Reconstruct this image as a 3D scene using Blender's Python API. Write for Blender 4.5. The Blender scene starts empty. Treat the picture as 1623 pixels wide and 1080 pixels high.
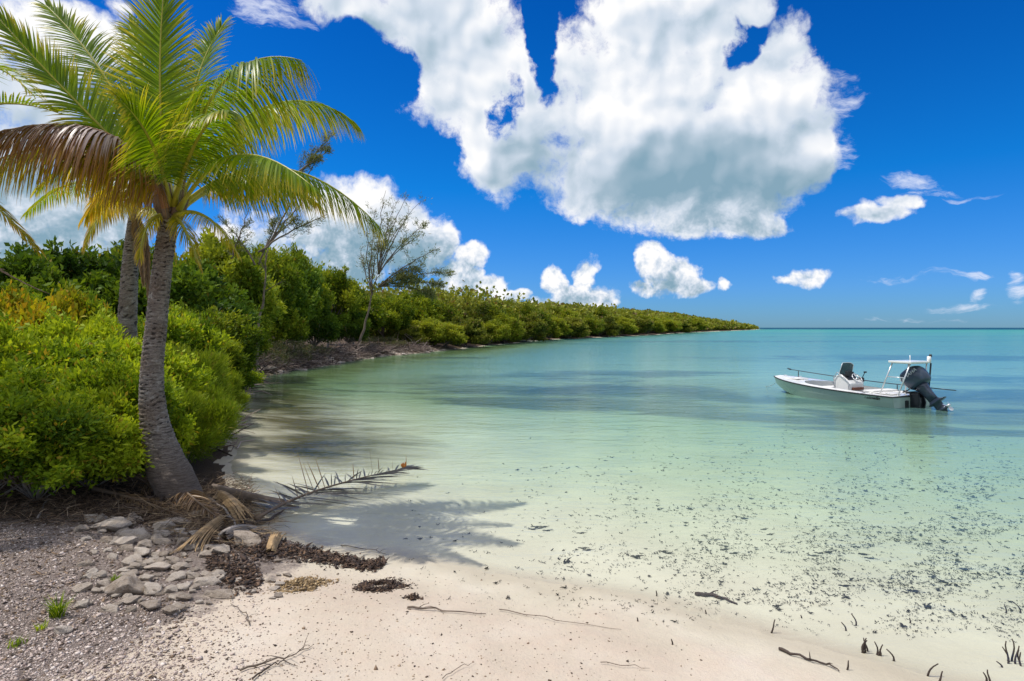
import bpy, math, random
import numpy as np
from mathutils import Vector, Matrix, noise as mnoise

rad = math.radians
sc = bpy.context.scene
# ---------------------------------------------------------------- camera
F, H, CX, HY = 950.0, 2.3, 811.5, 519.5          # focal length in photo pixels, eye height, principal column, horizon row
cam = bpy.data.objects.new("camera", bpy.data.cameras.new("camera"))
sc.collection.objects.link(cam)
cam.location = (0, 0, H)
cam.rotation_euler = (rad(90), 0, 0)
cam.data.sensor_width = 36
cam.data.lens = 36 * F / 1623
cam.data.shift_y = -(540 - HY) / 1623
cam.data.clip_start = 0.1
cam.data.clip_end = 40000
sc.camera = cam
sc.view_settings.view_transform = 'Standard'
sc.view_settings.look = 'None'
sc.view_settings.exposure = 0.12
sc.view_settings.gamma = 1
sc.render.engine = 'CYCLES'
sc.cycles.use_denoising = True
sc.cycles.max_bounces = 10
sc.cycles.transparent_max_bounces = 12
sc.cycles.diffuse_bounces = 3
sc.cycles.glossy_bounces = 3
sc.cycles.caustics_reflective = False
sc.cycles.caustics_refractive = False
sc.cycles.sample_clamp_indirect = 6

# ---------------------------------------------------------------- sun
SUN = Vector((-1.72, 0.18, 3.8)).normalized()
sun = bpy.data.objects.new("sun", bpy.data.lights.new("sun", 'SUN'))
sc.collection.objects.link(sun)
sun.rotation_euler = SUN.to_track_quat('Z', 'Y').to_euler()
sun.location = (0, 0, 50)
sun.data.energy = 3.3
sun.data.angle = rad(0.55)
sun.data.color = (1.0, 0.95, 0.87)


# ---------------------------------------------------------------- node helper
class NT:
    def __init__(s, tree):
        s.t = tree
        s.t.nodes.clear()

    def n(s, kind, ins=None, **kw):
        nd = s.t.nodes.new(kind)
        for k, v in kw.items():
            setattr(nd, k, v)
        for k, v in (ins or {}).items():
            sock = nd.inputs[k]
            if isinstance(v, bpy.types.NodeSocket):
                s.t.links.new(v, sock)
            elif isinstance(v, bpy.types.Node):
                s.t.links.new(v.outputs[0], sock)
            else:
                sock.default_value = v
        return nd

    def m(s, op, a, b=0.0, c=None, clamp=False):
        ins = {0: a, 1: b}
        if c is not None:
            ins[2] = c
        return s.n('ShaderNodeMath', ins, operation=op, use_clamp=clamp).outputs[0]

    def mix(s, fac, a, b, blend='MIX'):
        nd = s.n('ShaderNodeMix', None, data_type='RGBA', blend_type=blend, clamp_factor=True)
        for k, v in ((0, fac), (6, a), (7, b)):
            if isinstance(v, (bpy.types.NodeSocket,)):
                s.t.links.new(v, nd.inputs[k])
            else:
                nd.inputs[k].default_value = v if k == 0 else (tuple(v) + (1,))[:4]
        return nd.outputs[2]

    def ramp(s, fac, stops, interp='LINEAR'):
        nd = s.n('ShaderNodeValToRGB', {0: fac})
        nd.color_ramp.interpolation = interp
        el = nd.color_ramp.elements
        while len(el) < len(stops):
            el.new(0.5)
        for e, (p, c) in zip(el, stops):
            e.position = p
            e.color = (tuple(c) + (1,))[:4] if hasattr(c, '__len__') else (c, c, c, 1)
        return nd.outputs[0]

    def mr(s, v, a, b, c=0.0, d=1.0, smooth=False):
        return s.n('ShaderNodeMapRange', {0: v, 1: a, 2: b, 3: c, 4: d}, clamp=True,
                   interpolation_type='SMOOTHSTEP' if smooth else 'LINEAR').outputs[0]

    def noise(s, vec, scale, detail=4.0, rough=0.55, dist=0.0):
        return s.n('ShaderNodeTexNoise', {'Vector': vec, 'Scale': scale, 'Detail': detail, 'Roughness': rough, 'Distortion': dist})

    def attr(s, name):
        return s.n('ShaderNodeAttribute', attribute_name=name)


def azel(px, py):
    x, z = (px - CX) / F, (HY - py) / F
    a = math.atan(x)
    return a, math.atan2(z, math.hypot(1, x))


# ---------------------------------------------------------------- sky with cumulus
CLOUDS = [  # column, row, half width, half height, strength
    (1000, 225, 290, 115, 1), (870, 170, 185, 130, 1), (1160, 190, 170, 130, 1), (740, 130, 110, 110, 1), (690, 35, 150, 80, .9),
    (1240, 130, 90, 92, 1.1), (1090, 90, 105, 100, 1), (1060, 0, 160, 60, 1), (1090, 330, 170, 55, 1), (960, 300, 140, 55, .9),
    (800, 240, 95, 60, 1), (560, 5, 80, 35, .7), (1275, 245, 62, 55, .9), (1000, 110, 140, 110, 1), (1195, 350, 70, 26, .8), (1190, 20, 40, 26, .7),
    (90, 60, 115, 75, .9), (10, 200, 150, 150, .9), (60, 350, 190, 90, 1.0), (150, 250, 90, 90, .6), (-220, 150, 300, 260, .9), (185, 12, 30, 18, .6),
    (560, 335, 105, 52, 1), (640, 370, 75, 65, 1.05), (520, 400, 110, 85, 1), (690, 395, 30, 50, .8), (745, 408, 32, 30, 1), (735, 440, 40, 40, .9), (400, 400, 110, 70, .8),
    (775, 460, 42, 24, 1), (825, 470, 26, 11, .9), (690, 468, 110, 22, .8),
    (880, 440, 28, 30, 1), (900, 470, 36, 26, .9), (932, 440, 20, 30, .8), (940, 478, 40, 26, 1), (885, 480, 50, 12, .7),
    (1040, 418, 34, 34, 1.1), (1062, 438, 52, 32, 1.0), (1090, 455, 40, 15, .9), (1025, 458, 34, 11, .8), (1143, 456, 14, 11, .6),
    (1262, 437, 52, 15, .9), (1375, 345, 62, 19, .85), (1420, 325, 44, 14, .7),
]
WISPS = [(430, 12, 70, 28, .9), (1440, 290, 60, 13, .9), (1470, 305, 60, 8, .6), (1545, 306, 50, 4, .6), (1535, 437, 30, 12, .8), (1538, 467, 22, 16, .9), (1515, 487, 70, 8, .5),
         (1603, 440, 20, 16, .9), (1610, 468, 24, 22, .9), (1335, 155, 36, 40, .5), (1345, 235, 34, 40, .7), (1460, 437, 110, 8, .45), (1430, 503, 120, 5, .3)]
HOLES = [(855, 30, 30, 125, .8), (800, 165, 36, 60, .50), (1172, 74, 36, 42, .46), (1192, 52, 26, 20, .5), (628, 115, 50, 60, .5), (345, 150, 90, 130, .5), (690, 240, 50, 40, .35),
         (1330, 60, 60, 60, .4), (560, 60, 60, 30, .4)]
GREYS = [(1110, 280, 230, 90, 1.0), (930, 262, 190, 70, .5), (1060, 150, 40, 120, .15), (500, 420, 190, 85, 1.0), (650, 440, 90, 95, 1.1), (740, 445, 40, 30, .6), (30, 330, 260, 120, .9), (1030, 455, 70, 20, .7), (890, 470, 60, 30, .5), (1385, 350, 70, 16, .6), (700, 60, 120, 90, .3),
         (1075, 455, 60, 16, .6), (730, 475, 120, 24, .5), (925, 485, 70, 22, .5), (1262, 448, 60, 10, .5), (-40, 230, 220, 160, .5), (560, 0, 120, 60, .4)]


def blob_field(nt, vec, blobs, smooth=None):
    out = None
    for (px, py, rx, ry, st) in blobs:
        a, e = azel(px, py)
        rx_, ry_ = rx / F * math.cos(a) ** 2, ry / F * math.cos(a)
        v = nt.n('ShaderNodeVectorMath', {0: vec, 1: (1 / rx_, 1 / ry_, 0), 2: (-a / rx_, -e / ry_, 0)}, operation='MULTIPLY_ADD').outputs[0]
        d = nt.n('ShaderNodeVectorMath', {0: v, 1: v}, operation='DOT_PRODUCT').outputs['Value']
        q = nt.m('MULTIPLY_ADD', d, -st, st)            # st * (1 - d2)
        if out is None:
            out = q
        elif smooth:
            out = nt.m('SMOOTH_MAX', out, q, smooth)
        else:
            out = nt.m('MAXIMUM', out, q)
    return out


def noise2(nt, vec, scale, detail, rough, dist=0.0):
    return nt.n('ShaderNodeTexNoise', {'Vector': vec, 'Scale': scale, 'Detail': detail, 'Roughness': rough, 'Distortion': dist}, noise_dimensions='2D')


def vor2(nt, vec, scale, detail, rough=.55):
    return nt.n('ShaderNodeTexVoronoi', {'Vector': vec, 'Scale': scale, 'Detail': detail, 'Roughness': rough, 'Lacunarity': 2.4}, feature='F1', voronoi_dimensions='2D', normalize=True).outputs['Distance']


def billow_group():
    """Height of the cloud's lumps: broad and soft overhead, small and crisp in the far towers."""
    g = bpy.data.node_groups.new("cloud_billow", 'ShaderNodeTree')
    g.interface.new_socket("uv", in_out='INPUT', socket_type='NodeSocketVector')
    g.interface.new_socket("height", in_out='OUTPUT', socket_type='NodeSocketFloat')
    nt = NT(g)
    gi, go = nt.n('NodeGroupInput'), nt.n('NodeGroupOutput')
    uv = gi.outputs[0]
    low = nt.mr(nt.n('ShaderNodeSeparateXYZ', {0: uv}).outputs[1], 0.10, 0.24, 1.0, 0.0)
    big = nt.m('MULTIPLY', noise2(nt, uv, 6.5, 3.2, .48).outputs[0], nt.m('MULTIPLY_ADD', low, -.9, 2.6))
    p1 = nt.m('SUBTRACT', .5, vor2(nt, uv, 10, 1.2, .5))
    p2 = nt.m('SUBTRACT', .5, vor2(nt, uv, 38, 2.5, .6))
    h = nt.m('MULTIPLY_ADD', p1, .45, big)
    h = nt.m('MULTIPLY_ADD', nt.m('MULTIPLY', p2, low), 1.6, h)
    g.links.new(h, go.inputs[0])
    return g


world = bpy.data.worlds.new("World")
sc.world = world
world.use_nodes = True
nt = NT(world.node_tree)
vec = nt.n('ShaderNodeTexCoord').outputs['Generated']
sky = nt.n('ShaderNodeTexSky', sky_type='NISHITA', sun_disc=False)
sky.sun_elevation = math.asin(SUN.z)
sky.sun_rotation = math.atan2(SUN.x, SUN.y)
sky.air_density = 1.0
sky.dust_density = 0.2
sky.ozone_density = 3.0
sx = nt.n('ShaderNodeSeparateXYZ', {0: vec})
az = nt.m('ARCTAN2', sx.outputs[0], sx.outputs[1])
el = nt.m('ARCSINE', sx.outputs[2])
uv = nt.n('ShaderNodeCombineXYZ', {0: az, 1: el, 2: 0.0}).outputs[0]
wv = nt.n('ShaderNodeVectorMath', {0: noise2(nt, uv, 9, 4, .55).outputs['Color'], 1: (.5, .5, .5)}, operation='SUBTRACT').outputs[0]
uvw = nt.n('ShaderNodeVectorMath', {0: wv, 1: (.07, .05, 0), 2: uv}, operation='MULTIPLY_ADD').outputs[0]
uvw = nt.n('ShaderNodeVectorMath', {0: uvw, 1: (1, 1, 0)}, operation='MULTIPLY').outputs[0]
bil = billow_group()


def billow(v):
    g = nt.n('ShaderNodeGroup', None); g.node_tree = bil
    nt.t.links.new(v, g.inputs[0])
    return g.outputs[0]


wv2 = nt.n('ShaderNodeVectorMath', {0: wv, 1: (.03, .03, 0), 2: uv}, operation='MULTIPLY_ADD').outputs[0]
h1 = billow(wv2)
h2 = billow(nt.n('ShaderNodeVectorMath', {0: wv2, 1: (-.012, .016, 0)}, operation='ADD').outputs[0])
body = nt.m('MINIMUM', blob_field(nt, uvw, CLOUDS, 0.12), 0.75)
away = nt.m('MAXIMUM', nt.mr(nt.m('ABSOLUTE', az), .95, 1.3), nt.mr(el, .62, .8))
rest = nt.m('MULTIPLY', nt.m('SUBTRACT', nt.noise(vec, 2.6, 5, .55).outputs[0], .44), 9.0)  # added clouds outside the view, there to raise the neutral fill light
body = nt.m('MINIMUM', nt.m('MAXIMUM', body, nt.m('MULTIPLY_ADD', away, 3.0, nt.m('SUBTRACT', nt.m('MINIMUM', rest, .75), 3.0))), .75)
hole = nt.m('MAXIMUM', blob_field(nt, uvw, HOLES), 0.0)
body = nt.m('MAXIMUM', nt.m('SUBTRACT', body, nt.m('MULTIPLY', hole, 1.7)), -1.0)
fine = nt.m('SUBTRACT', noise2(nt, wv2, 22, 10, .66).outputs[0], .5)
d1 = nt.m('MULTIPLY_ADD', nt.m('SUBTRACT', h1, 1.25), .5, body)
d1 = nt.m('MULTIPLY_ADD', fine, nt.m('MULTIPLY_ADD', hole, 2.2, 1.35), d1)
alpha = nt.mr(d1, -0.02, 0.58, 0, 1, True)
# thin wisps
st = nt.n('ShaderNodeVectorMath', {0: uvw, 1: (14, 45, 0)}, operation='MULTIPLY').outputs[0]
wn = nt.m('SUBTRACT', noise2(nt, st, 1.6, 7, .66).outputs[0], .5)
wis = nt.m('MULTIPLY_ADD', wn, 2.4, blob_field(nt, uvw, WISPS))
walpha = nt.mr(wis, .1, 1.3, 0, .75, True)
relief = nt.m('SUBTRACT', h1, h2)
uvs = nt.n('ShaderNodeVectorMath', {0: uvw, 1: (-.022, .034, 0)}, operation='ADD').outputs[0]
round_ = nt.n('ShaderNodeMath', {0: nt.m('SUBTRACT', blob_field(nt, uvw, CLOUDS, 0.05), blob_field(nt, uvs, CLOUDS, 0.05)), 1: -.35}, operation='MAXIMUM').outputs[0]
round_ = nt.m('MINIMUM', round_, .30)
grey = nt.m('MAXIMUM', blob_field(nt, uvw, GREYS, 0.3), 0.0)
soft = noise2(nt, uv, 6, 4, .5).outputs[0]
lit = nt.m('MULTIPLY_ADD', round_, .55, nt.m('MULTIPLY_ADD', relief, .95, 0.76))
lit = nt.m('SUBTRACT', lit, nt.m('MULTIPLY', grey, nt.mr(soft, .3, .7, .45, .85)))
lit = nt.m('MULTIPLY_ADD', nt.m('SUBTRACT', soft, .5), 0.40, lit)
# the rims are thinner and let the sun through
lit = nt.m('MULTIPLY_ADD', nt.mr(d1, .2, .75, 1, 0), .18, lit)
ccol = nt.ramp(lit, [(0.0, (.22, .36, .46)), (.3, (.34, .46, .56)), (.6, (.58, .66, .76)), (.85, (.80, .83, .88)), (1, (.93, .93, .935))])
# the clear sky: deeper towards the zenith, as a polarised lens sees it
tint = nt.ramp(nt.mr(el, 0.0, 0.75), [(0, (.20, .42, .78)), (.08, (.17, .43, .90)), (.3, (.022, .43, .92)), (.65, (.006, .32, .82)), (1, (.02, .22, .75))])
skyc = nt.mix(1.0, sky.outputs[0], tint, 'MULTIPLY')
b_sky = nt.n('ShaderNodeBackground', {0: skyc, 1: 0.132})
b_cl = nt.n('ShaderNodeBackground', {0: ccol, 1: 1.0})
b_w = nt.n('ShaderNodeBackground', {0: (.80, .84, .95, 1), 1: 1.0})
mixs = nt.n('ShaderNodeMixShader', {0: walpha, 1: b_sky, 2: b_w})
mixs = nt.n('ShaderNodeMixShader', {0: alpha, 1: mixs, 2: b_cl})
nt.n('ShaderNodeOutputWorld', {0: mixs})


# ---------------------------------------------------------------- geometry of the place
def at(px, py, Y):
    return Vector(((px - CX) / F * Y, Y, H + (HY - py) / F * Y))


SHORE = np.array([(60, -40), (14, -3.6), (2.83, 3.9), (1.0, 5.08), (-.31, 5.74), (-1.66, 6.27), (-2.67, 6.82), (-3.3, 7.5), (-3.75, 8.4), (-4.8, 9.9), (-6.1, 12.8),
                  (-10.1, 21.7), (-12.2, 27.1), (-11.9, 33.4), (-11, 47), (-8.2, 55), (-2.6, 79.5), (8.5, 118), (32, 162), (88, 291), (250, 620), (452, 1092), (430, 1300),
                  (-3000, 1500), (-3000, -300), (60, -300)], float)


def shore_dist(x, y):
    """Signed distance to the shoreline: positive on land."""
    x = np.asarray(x, float); y = np.asarray(y, float)
    best = np.full(x.shape, 1e12)
    inside = np.zeros(x.shape, bool)
    n = len(SHORE)
    for i in range(n):
        ax, ay = SHORE[i]; bx, by = SHORE[(i + 1) % n]
        dx, dy = bx - ax, by - ay
        t = np.clip(((x - ax) * dx + (y - ay) * dy) / (dx * dx + dy * dy), 0, 1)
        best = np.minimum(best, (x - ax - t * dx) ** 2 + (y - ay - t * dy) ** 2)
        c = ((ay > y) != (by > y))
        with np.errstate(divide='ignore', invalid='ignore'):
            xi = ax + (y - ay) * dx / (dy if dy else 1e-9)
        inside ^= c & (x < xi)
    d = np.sqrt(best)
    return np.where(inside, d, -d)


def wave(x, y, s):
    return (np.sin(x * s * 1.3 + 1.7 * np.sin(y * s * .7)) + np.sin(y * s * 1.1 + 1.3 * np.sin(x * s * .9 + 2)) + np.sin((x + y) * s * .8 + 2.1 * np.sin((x - y) * s * .5))) / 3


def sst(v, a, b):
    t = np.clip((v - a) / (b - a), 0, 1)
    return t * t * (3 - 2 * t)


def ground_z(x, y):
    x = np.asarray(x, float); y = np.asarray(y, float)
    wob = .18 * wave(x, y, 1.6) * np.clip(y / 8, .3, 3)
    d = shore_dist(x, y) + wob
    land = .55 * (1 - np.exp(-np.maximum(d, 0) / 4.6)) + .004 * np.clip(d, 0, 60)
    bank = sst(y, 16, 24) * (1 - sst(y, 58, 75))
    land = land + bank * .42 * (1 - np.exp(-np.maximum(d, 0) / .35)) * (.75 + .25 * wave(x, y, 1.9))
    land = land + (5.5 + 4.5 * sst(y, 250, 450)) * sst(d, 8, 60 + 40 * sst(y, 100, 200)) * sst(y, 70, 260) * (1 + .4 * wave(x, y, .012))
    land = land + .014 * wave(x, y, 3.1) + .007 * wave(x, y, 8.7)
    o = np.maximum(-d, 0)
    sea = -(.30 * (1 - np.exp(-o / 3.2)) + .018 * np.minimum(o, 40) + .004 * np.clip(o - 40, 0, 800) + 12 * sst(y, 1200, 2600)) + .012 * wave(x, y, 2.3) * sst(o, 0, 1)
    return np.where(d > 0, land, sea)


def gp(px, py, lift=0.0):
    """Point of the ground seen at that place of the photo."""
    z = .1
    for _ in range(12):
        Y = (H - z) * F / (py - HY)
        X = (px - CX) / F * Y
        z = .5 * z + .5 * float(ground_z(X, Y))
    return Vector((X, Y, float(ground_z(X, Y)) + lift))


def link(o):
    sc.collection.objects.link(o)
    return o


def mesh_np(name, V, Fq, mat=None, parent=None, attrs=None, smooth=False):
    me = bpy.data.meshes.new(name)
    V = np.ascontiguousarray(V, np.float32); Fq = np.ascontiguousarray(Fq, np.int32)
    me.vertices.add(len(V)); me.vertices.foreach_set("co", V.ravel())
    k = Fq.shape[1]
    me.loops.add(Fq.size); me.loops.foreach_set("vertex_index", Fq.ravel())
    me.polygons.add(len(Fq)); me.polygons.foreach_set("loop_start", np.arange(0, Fq.size, k, dtype=np.int32))
    if smooth:
        me.polygons.foreach_set("use_smooth", np.ones(len(Fq), bool))
    for an, av in (attrs or {}).items():
        a = me.attributes.new(an, 'FLOAT', 'POINT')
        a.data.foreach_set("value", np.ascontiguousarray(av, np.float32))
    me.update(calc_edges=True)
    me.validate()
    if mat:
        me.materials.append(mat)
    o = link(bpy.data.objects.new(name, me))
    if parent:
        o.parent = parent
    return o


class MB:
    """Collects simple shapes and links them as one mesh object."""
    def __init__(s):
        s.v, s.f, s.sm = [], [], []

    def add(s, V, Fs, smooth=False, M=None):
        b = len(s.v)
        for p in V:
            p = Vector(p)
            if M is not None:
                p = M @ p
            s.v.append(tuple(p))
        for f in Fs:
            s.f.append(tuple(b + i for i in f)); s.sm.append(smooth)
        return s

    def box(s, c, d, M=None):
        x, y, z = c; a, b, e = d[0] / 2, d[1] / 2, d[2] / 2
        V = [(x + i * a, y + j * b, z + k * e) for i in (-1, 1) for j in (-1, 1) for k in (-1, 1)]
        return s.add(V, [(0, 1, 3, 2), (4, 6, 7, 5), (0, 4, 5, 1), (2, 3, 7, 6), (0, 2, 6, 4), (1, 5, 7, 3)], False, M)

    def tube(s, pts, r, n=8, M=None, cap=True, smooth=True):
        pts = [Vector(p) for p in pts]
        if not hasattr(r, '__len__'):
            r = [r] * len(pts)
        V, Fs = [], []
        ref = None
        for i, p in enumerate(pts):
            t = (pts[min(i + 1, len(pts) - 1)] - pts[max(i - 1, 0)])
            if t.length < 1e-9:
                t = Vector((0, 0, 1))
            t.normalize()
            if ref is None:
                ref = t.orthogonal().normalized()
            ref = (ref - t * ref.dot(t))
            ref = ref.normalized() if ref.length > 1e-6 else t.orthogonal().normalized()
            b = t.cross(ref)
            for k in range(n):
                a = 2 * math.pi * k / n
                V.append(p + (ref * math.cos(a) + b * math.sin(a)) * r[i])
        for i in range(len(pts) - 1):
            for k in range(n):
                k2 = (k + 1) % n
                Fs.append((i * n + k, i * n + k2, (i + 1) * n + k2, (i + 1) * n + k))
        if cap:
            Fs.append(tuple(range(n))[::-1]); Fs.append(tuple((len(pts) - 1) * n + k for k in range(n)))
        return s.add(V, Fs, smooth, M)

    def prism(s, prof, y0, y1, M=None):
        """profile of (x, z) pairs swept along y"""
        n = len(prof)
        V = [(x, y0, z) for x, z in prof] + [(x, y1, z) for x, z in prof]
        Fs = [(i, (i + 1) % n, n + (i + 1) % n, n + i) for i in range(n)] + [tuple(range(n))[::-1], tuple(range(n, 2 * n))]
        return s.add(V, Fs, False, M)

    def build(s, name, mat, parent=None, bevel=0.0, sub=0):
        me = bpy.data.meshes.new(name)
        me.from_pydata(s.v, [], s.f)
        me.polygons.foreach_set("use_smooth", np.array(s.sm, bool))
        me.materials.append(mat)
        me.update()
        o = link(bpy.data.objects.new(name, me))
        if parent:
            o.parent = parent
        if bevel:
            b = o.modifiers.new("bevel", 'BEVEL'); b.width = bevel; b.segments = 3; b.limit_method = 'ANGLE'; b.angle_limit = rad(35)
        if sub:
            b = o.modifiers.new("sub", 'SUBSURF'); b.levels = sub; b.render_levels = sub
        return o


def tag(o, label=None, cat=None, group=None, kind=None):
    if label: o['label'] = label
    if cat: o['category'] = cat
    if group: o['group'] = group
    if kind: o['kind'] = kind
    return o


def thing(name, loc, label, cat, group=None, rz=0.0):
    o = link(bpy.data.objects.new(name, None))
    o.empty_display_size = .2
    o.location = loc; o.rotation_euler = (0, 0, rz)
    return tag(o, label, cat, group)


def copy_tree(o, parent=None):
    c = link(o.copy())
    c.parent = parent
    for ch in o.children:
        copy_tree(ch, c)
    return c


# ---------------------------------------------------------------- materials
def newmat(name):
    m = bpy.data.materials.new(name)
    m.use_nodes = True
    return m, NT(m.node_tree)


def simple(name, col, rough=.5, metal=0.0, var=.0, scale=6.0, bump=0.0, coat=0.0):
    m, t = newmat(name)
    c = tuple(col) + (1,)
    p = t.n('ShaderNodeBsdfPrincipled', {'Base Color': c, 'Roughness': rough, 'Metallic': metal, 'Coat Weight': coat})
    tc = t.n('ShaderNodeTexCoord').outputs['Object']
    if var:
        nz = t.noise(tc, scale, 6, .6).outputs[0]
        k = t.mr(nz, .3, .7, 1 - var, 1 + var)
        cc = t.n('ShaderNodeVectorMath', {0: c[:3], 'Scale': k}, operation='SCALE').outputs[0]
        t.t.links.new(cc, p.inputs['Base Color'])
        t.t.links.new(t.mr(nz, .3, .7, min(1, rough + .1), max(0, rough - .1)), p.inputs['Roughness'])
    if bump:
        nb = t.noise(tc, scale * 4, 6, .65).outputs[0]
        bm = t.n('ShaderNodeBump', {'Strength': 1.0, 'Distance': bump, 'Height': nb})
        t.t.links.new(bm.outputs[0], p.inputs['Normal'])
    t.n('ShaderNodeOutputMaterial', {0: p})
    return m


def leafmat(name, dark, mid, light, yellow=None, yfac=.1, trans=.45, rough=.6, spec=.18):
    """Leaves: colour by clump and by leaf, thin enough to let light through."""
    m, t = newmat(name)
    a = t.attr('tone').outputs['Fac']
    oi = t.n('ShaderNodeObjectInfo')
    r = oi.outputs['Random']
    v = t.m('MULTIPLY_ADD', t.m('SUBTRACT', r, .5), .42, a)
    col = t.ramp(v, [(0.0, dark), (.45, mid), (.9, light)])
    if yellow:
        y = t.mr(t.attr('leaf').outputs['Fac'], 1 - yfac, 1 - yfac + .01)
        col = t.mix(y, col, yellow)
    p = t.n('ShaderNodeBsdfPrincipled', {'Base Color': col, 'Roughness': rough, 'Specular IOR Level': spec})
    tr = t.n('ShaderNodeBsdfTranslucent', {0: t.mix(1.0, col, (1.25, 1.15, .45), 'MULTIPLY')})
    mx = t.n('ShaderNodeMixShader', {0: trans, 1: p, 2: tr})
    t.n('ShaderNodeOutputMaterial', {0: mx})
    return m


def frondmat(name, base, tipc, mid=None, trans=.4):
    m, t = newmat(name)
    k = t.attr('along').outputs['Fac']
    rn = t.attr('leaf').outputs['Fac']
    col = t.ramp(t.m('MULTIPLY_ADD', t.m('SUBTRACT', rn, .5), .5, k), [(0.0, base), (.55, mid or base), (1.0, tipc)])
    hs = t.n('ShaderNodeHueSaturation', {'Hue': .5, 'Saturation': 1.0, 'Value': t.mr(rn, 0, 1, .72, 1.25), 'Color': col}).outputs[0]
    p = t.n('ShaderNodeBsdfPrincipled', {'Base Color': hs, 'Roughness': .38, 'Specular IOR Level': .45})
    tr = t.n('ShaderNodeBsdfTranslucent', {0: t.mix(1.0, hs, (1.3, 1.2, .5), 'MULTIPLY')})
    mx = t.n('ShaderNodeMixShader', {0: trans, 1: p, 2: tr})
    t.n('ShaderNodeOutputMaterial', {0: mx})
    return m


M = {}
M['leaf_near'] = leafmat('leaf_near', (0.065, 0.13, 0.01), (0.21, 0.32, 0.016), (0.48, 0.58, 0.035), (.42, .32, .04), .05, .45)
M['leaf_feather'] = leafmat('leaf_feather', (0.1, 0.16, 0.012), (0.22, 0.31, 0.018), (0.42, 0.47, 0.04), (.3, .22, .05), .03, .4)
M['leaf_yellow'] = leafmat('leaf_yellow', (.10, .17, .01), (.26, .30, .015), (.50, .42, .02), (.55, .36, .03), .2, .4)
M['leaf_dark'] = leafmat('leaf_dark', (0.025, 0.06, 0.008), (0.075, 0.145, 0.014), (0.19, 0.28, 0.022), (.25, .2, .03), .02, .35)
M['leaf_mid'] = leafmat('leaf_mid', (0.05, 0.095, 0.008), (0.165, 0.235, 0.016), (0.38, 0.43, 0.035), (.3, .22, .03), .03, .4)
M['leaf_mangrove'] = leafmat('leaf_mangrove', (0.07, 0.115, 0.012), (0.2, 0.255, 0.018), (0.38, 0.42, 0.04), (.3, .2, .06), .05, .35)
M['leaf_dull'] = leafmat('leaf_dull', (.05, .065, .03), (.10, .12, .05), (.18, .19, .09), (.24, .16, .10), .15, .25)
M['leaf_far'] = leafmat('leaf_far', (0.05, 0.08, 0.014), (0.15, 0.185, 0.022), (0.32, 0.33, 0.045), (.22, .15, .06), .06, .3)
M['needle'] = leafmat('needle', (.06, .09, .03), (.14, .17, .06), (.26, .27, .11), None, 0, .3)
M['frond'] = frondmat('frond', (.14, .26, .006), (.55, .45, .05), (.24, .34, .008), .5)
M['frond_gold'] = frondmat('frond_gold', (.30, .34, .010), (.62, .40, .06), (.50, .42, .014), .55)
M['frond_red'] = frondmat('frond_red', (.50, .33, .05), (.26, .15, .09), (.38, .21, .08), .4)
M['frond_purple'] = frondmat('frond_purple', (.36, .29, .29), (.30, .19, .15), (.40, .32, .31), .15)
M['frond_dry'] = frondmat('frond_dry', (.20, .12, .06), (.34, .22, .11), (.26, .16, .08), .15)
M['frond_grey'] = frondmat('frond_grey', (.09, .085, .085), (.16, .145, .13), (.12, .115, .115), .1)
M['rachis'] = simple('rachis', (.34, .33, .03), .4, 0, .15, 8)
M['rachis_red'] = simple('rachis_red', (.30, .14, .07), .5, 0, .2, 8)
M['rachis_dry'] = simple('rachis_dry', (.16, .11, .07), .7, 0, .3, 8)
M['wood'] = simple('wood', (.17, .13, .10), .85, 0, .35, 5, .01)
M['wood_grey'] = simple('wood_grey', (.27, .235, .21), .85, 0, .35, 5, .01)
M['wood_dark'] = simple('wood_dark', (.055, .038, .03), .8, 0, .4, 6, .01)
M['straw'] = simple('straw', (.36, .24, .12), .8, 0, .45, 14, .006)
M['white'] = simple('gelcoat', (.80, .80, .78), .25, 0, .03, 2, 0, .4)
M['hull_shaded'] = simple('shaded_gelcoat', (.33, .42, .385), .22, 0, .05, 2, 0, .5)  # pale green gelcoat, darkened so the colour carries the hull side's shade
M['black'] = simple('black_rubber', (.02, .022, .025), .5, 0, .1, 8)
M['steel'] = simple('steel', (.62, .64, .66), .32, .45)
M['cowl'] = simple('cowl_paint', (.028, .048, .08), .38, .2, .10, 3, 0, .3)
M['motor_dark'] = simple('motor_dark', (.012, .015, .02), .4)
M['motor_leg'] = simple('motor_leg', (.03, .045, .075), .3, .3, .1, 6, 0, .4)
M['grey_floor'] = simple('cockpit_grey', (.48, .50, .50), .6, 0, .06, 10)
M['cushion'] = simple('cushion', (.74, .73, .70), .6, 0, .05, 8)
M['brown'] = simple('brown_leather', (.16, .05, .025), .5, 0, .2, 9)
M['silver_text'] = simple('silver_text', (.55, .58, .62), .35, .3)
M['pole'] = simple('pole_carbon', (.02, .035, .05), .3, 0, 0, 4, 0, .5)
M['orange'] = simple('orange_husk', (.62, .22, .04), .7, 0, .3, 30, .004)
M['rope'] = simple('rope', (.35, .36, .34), .8)


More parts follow.
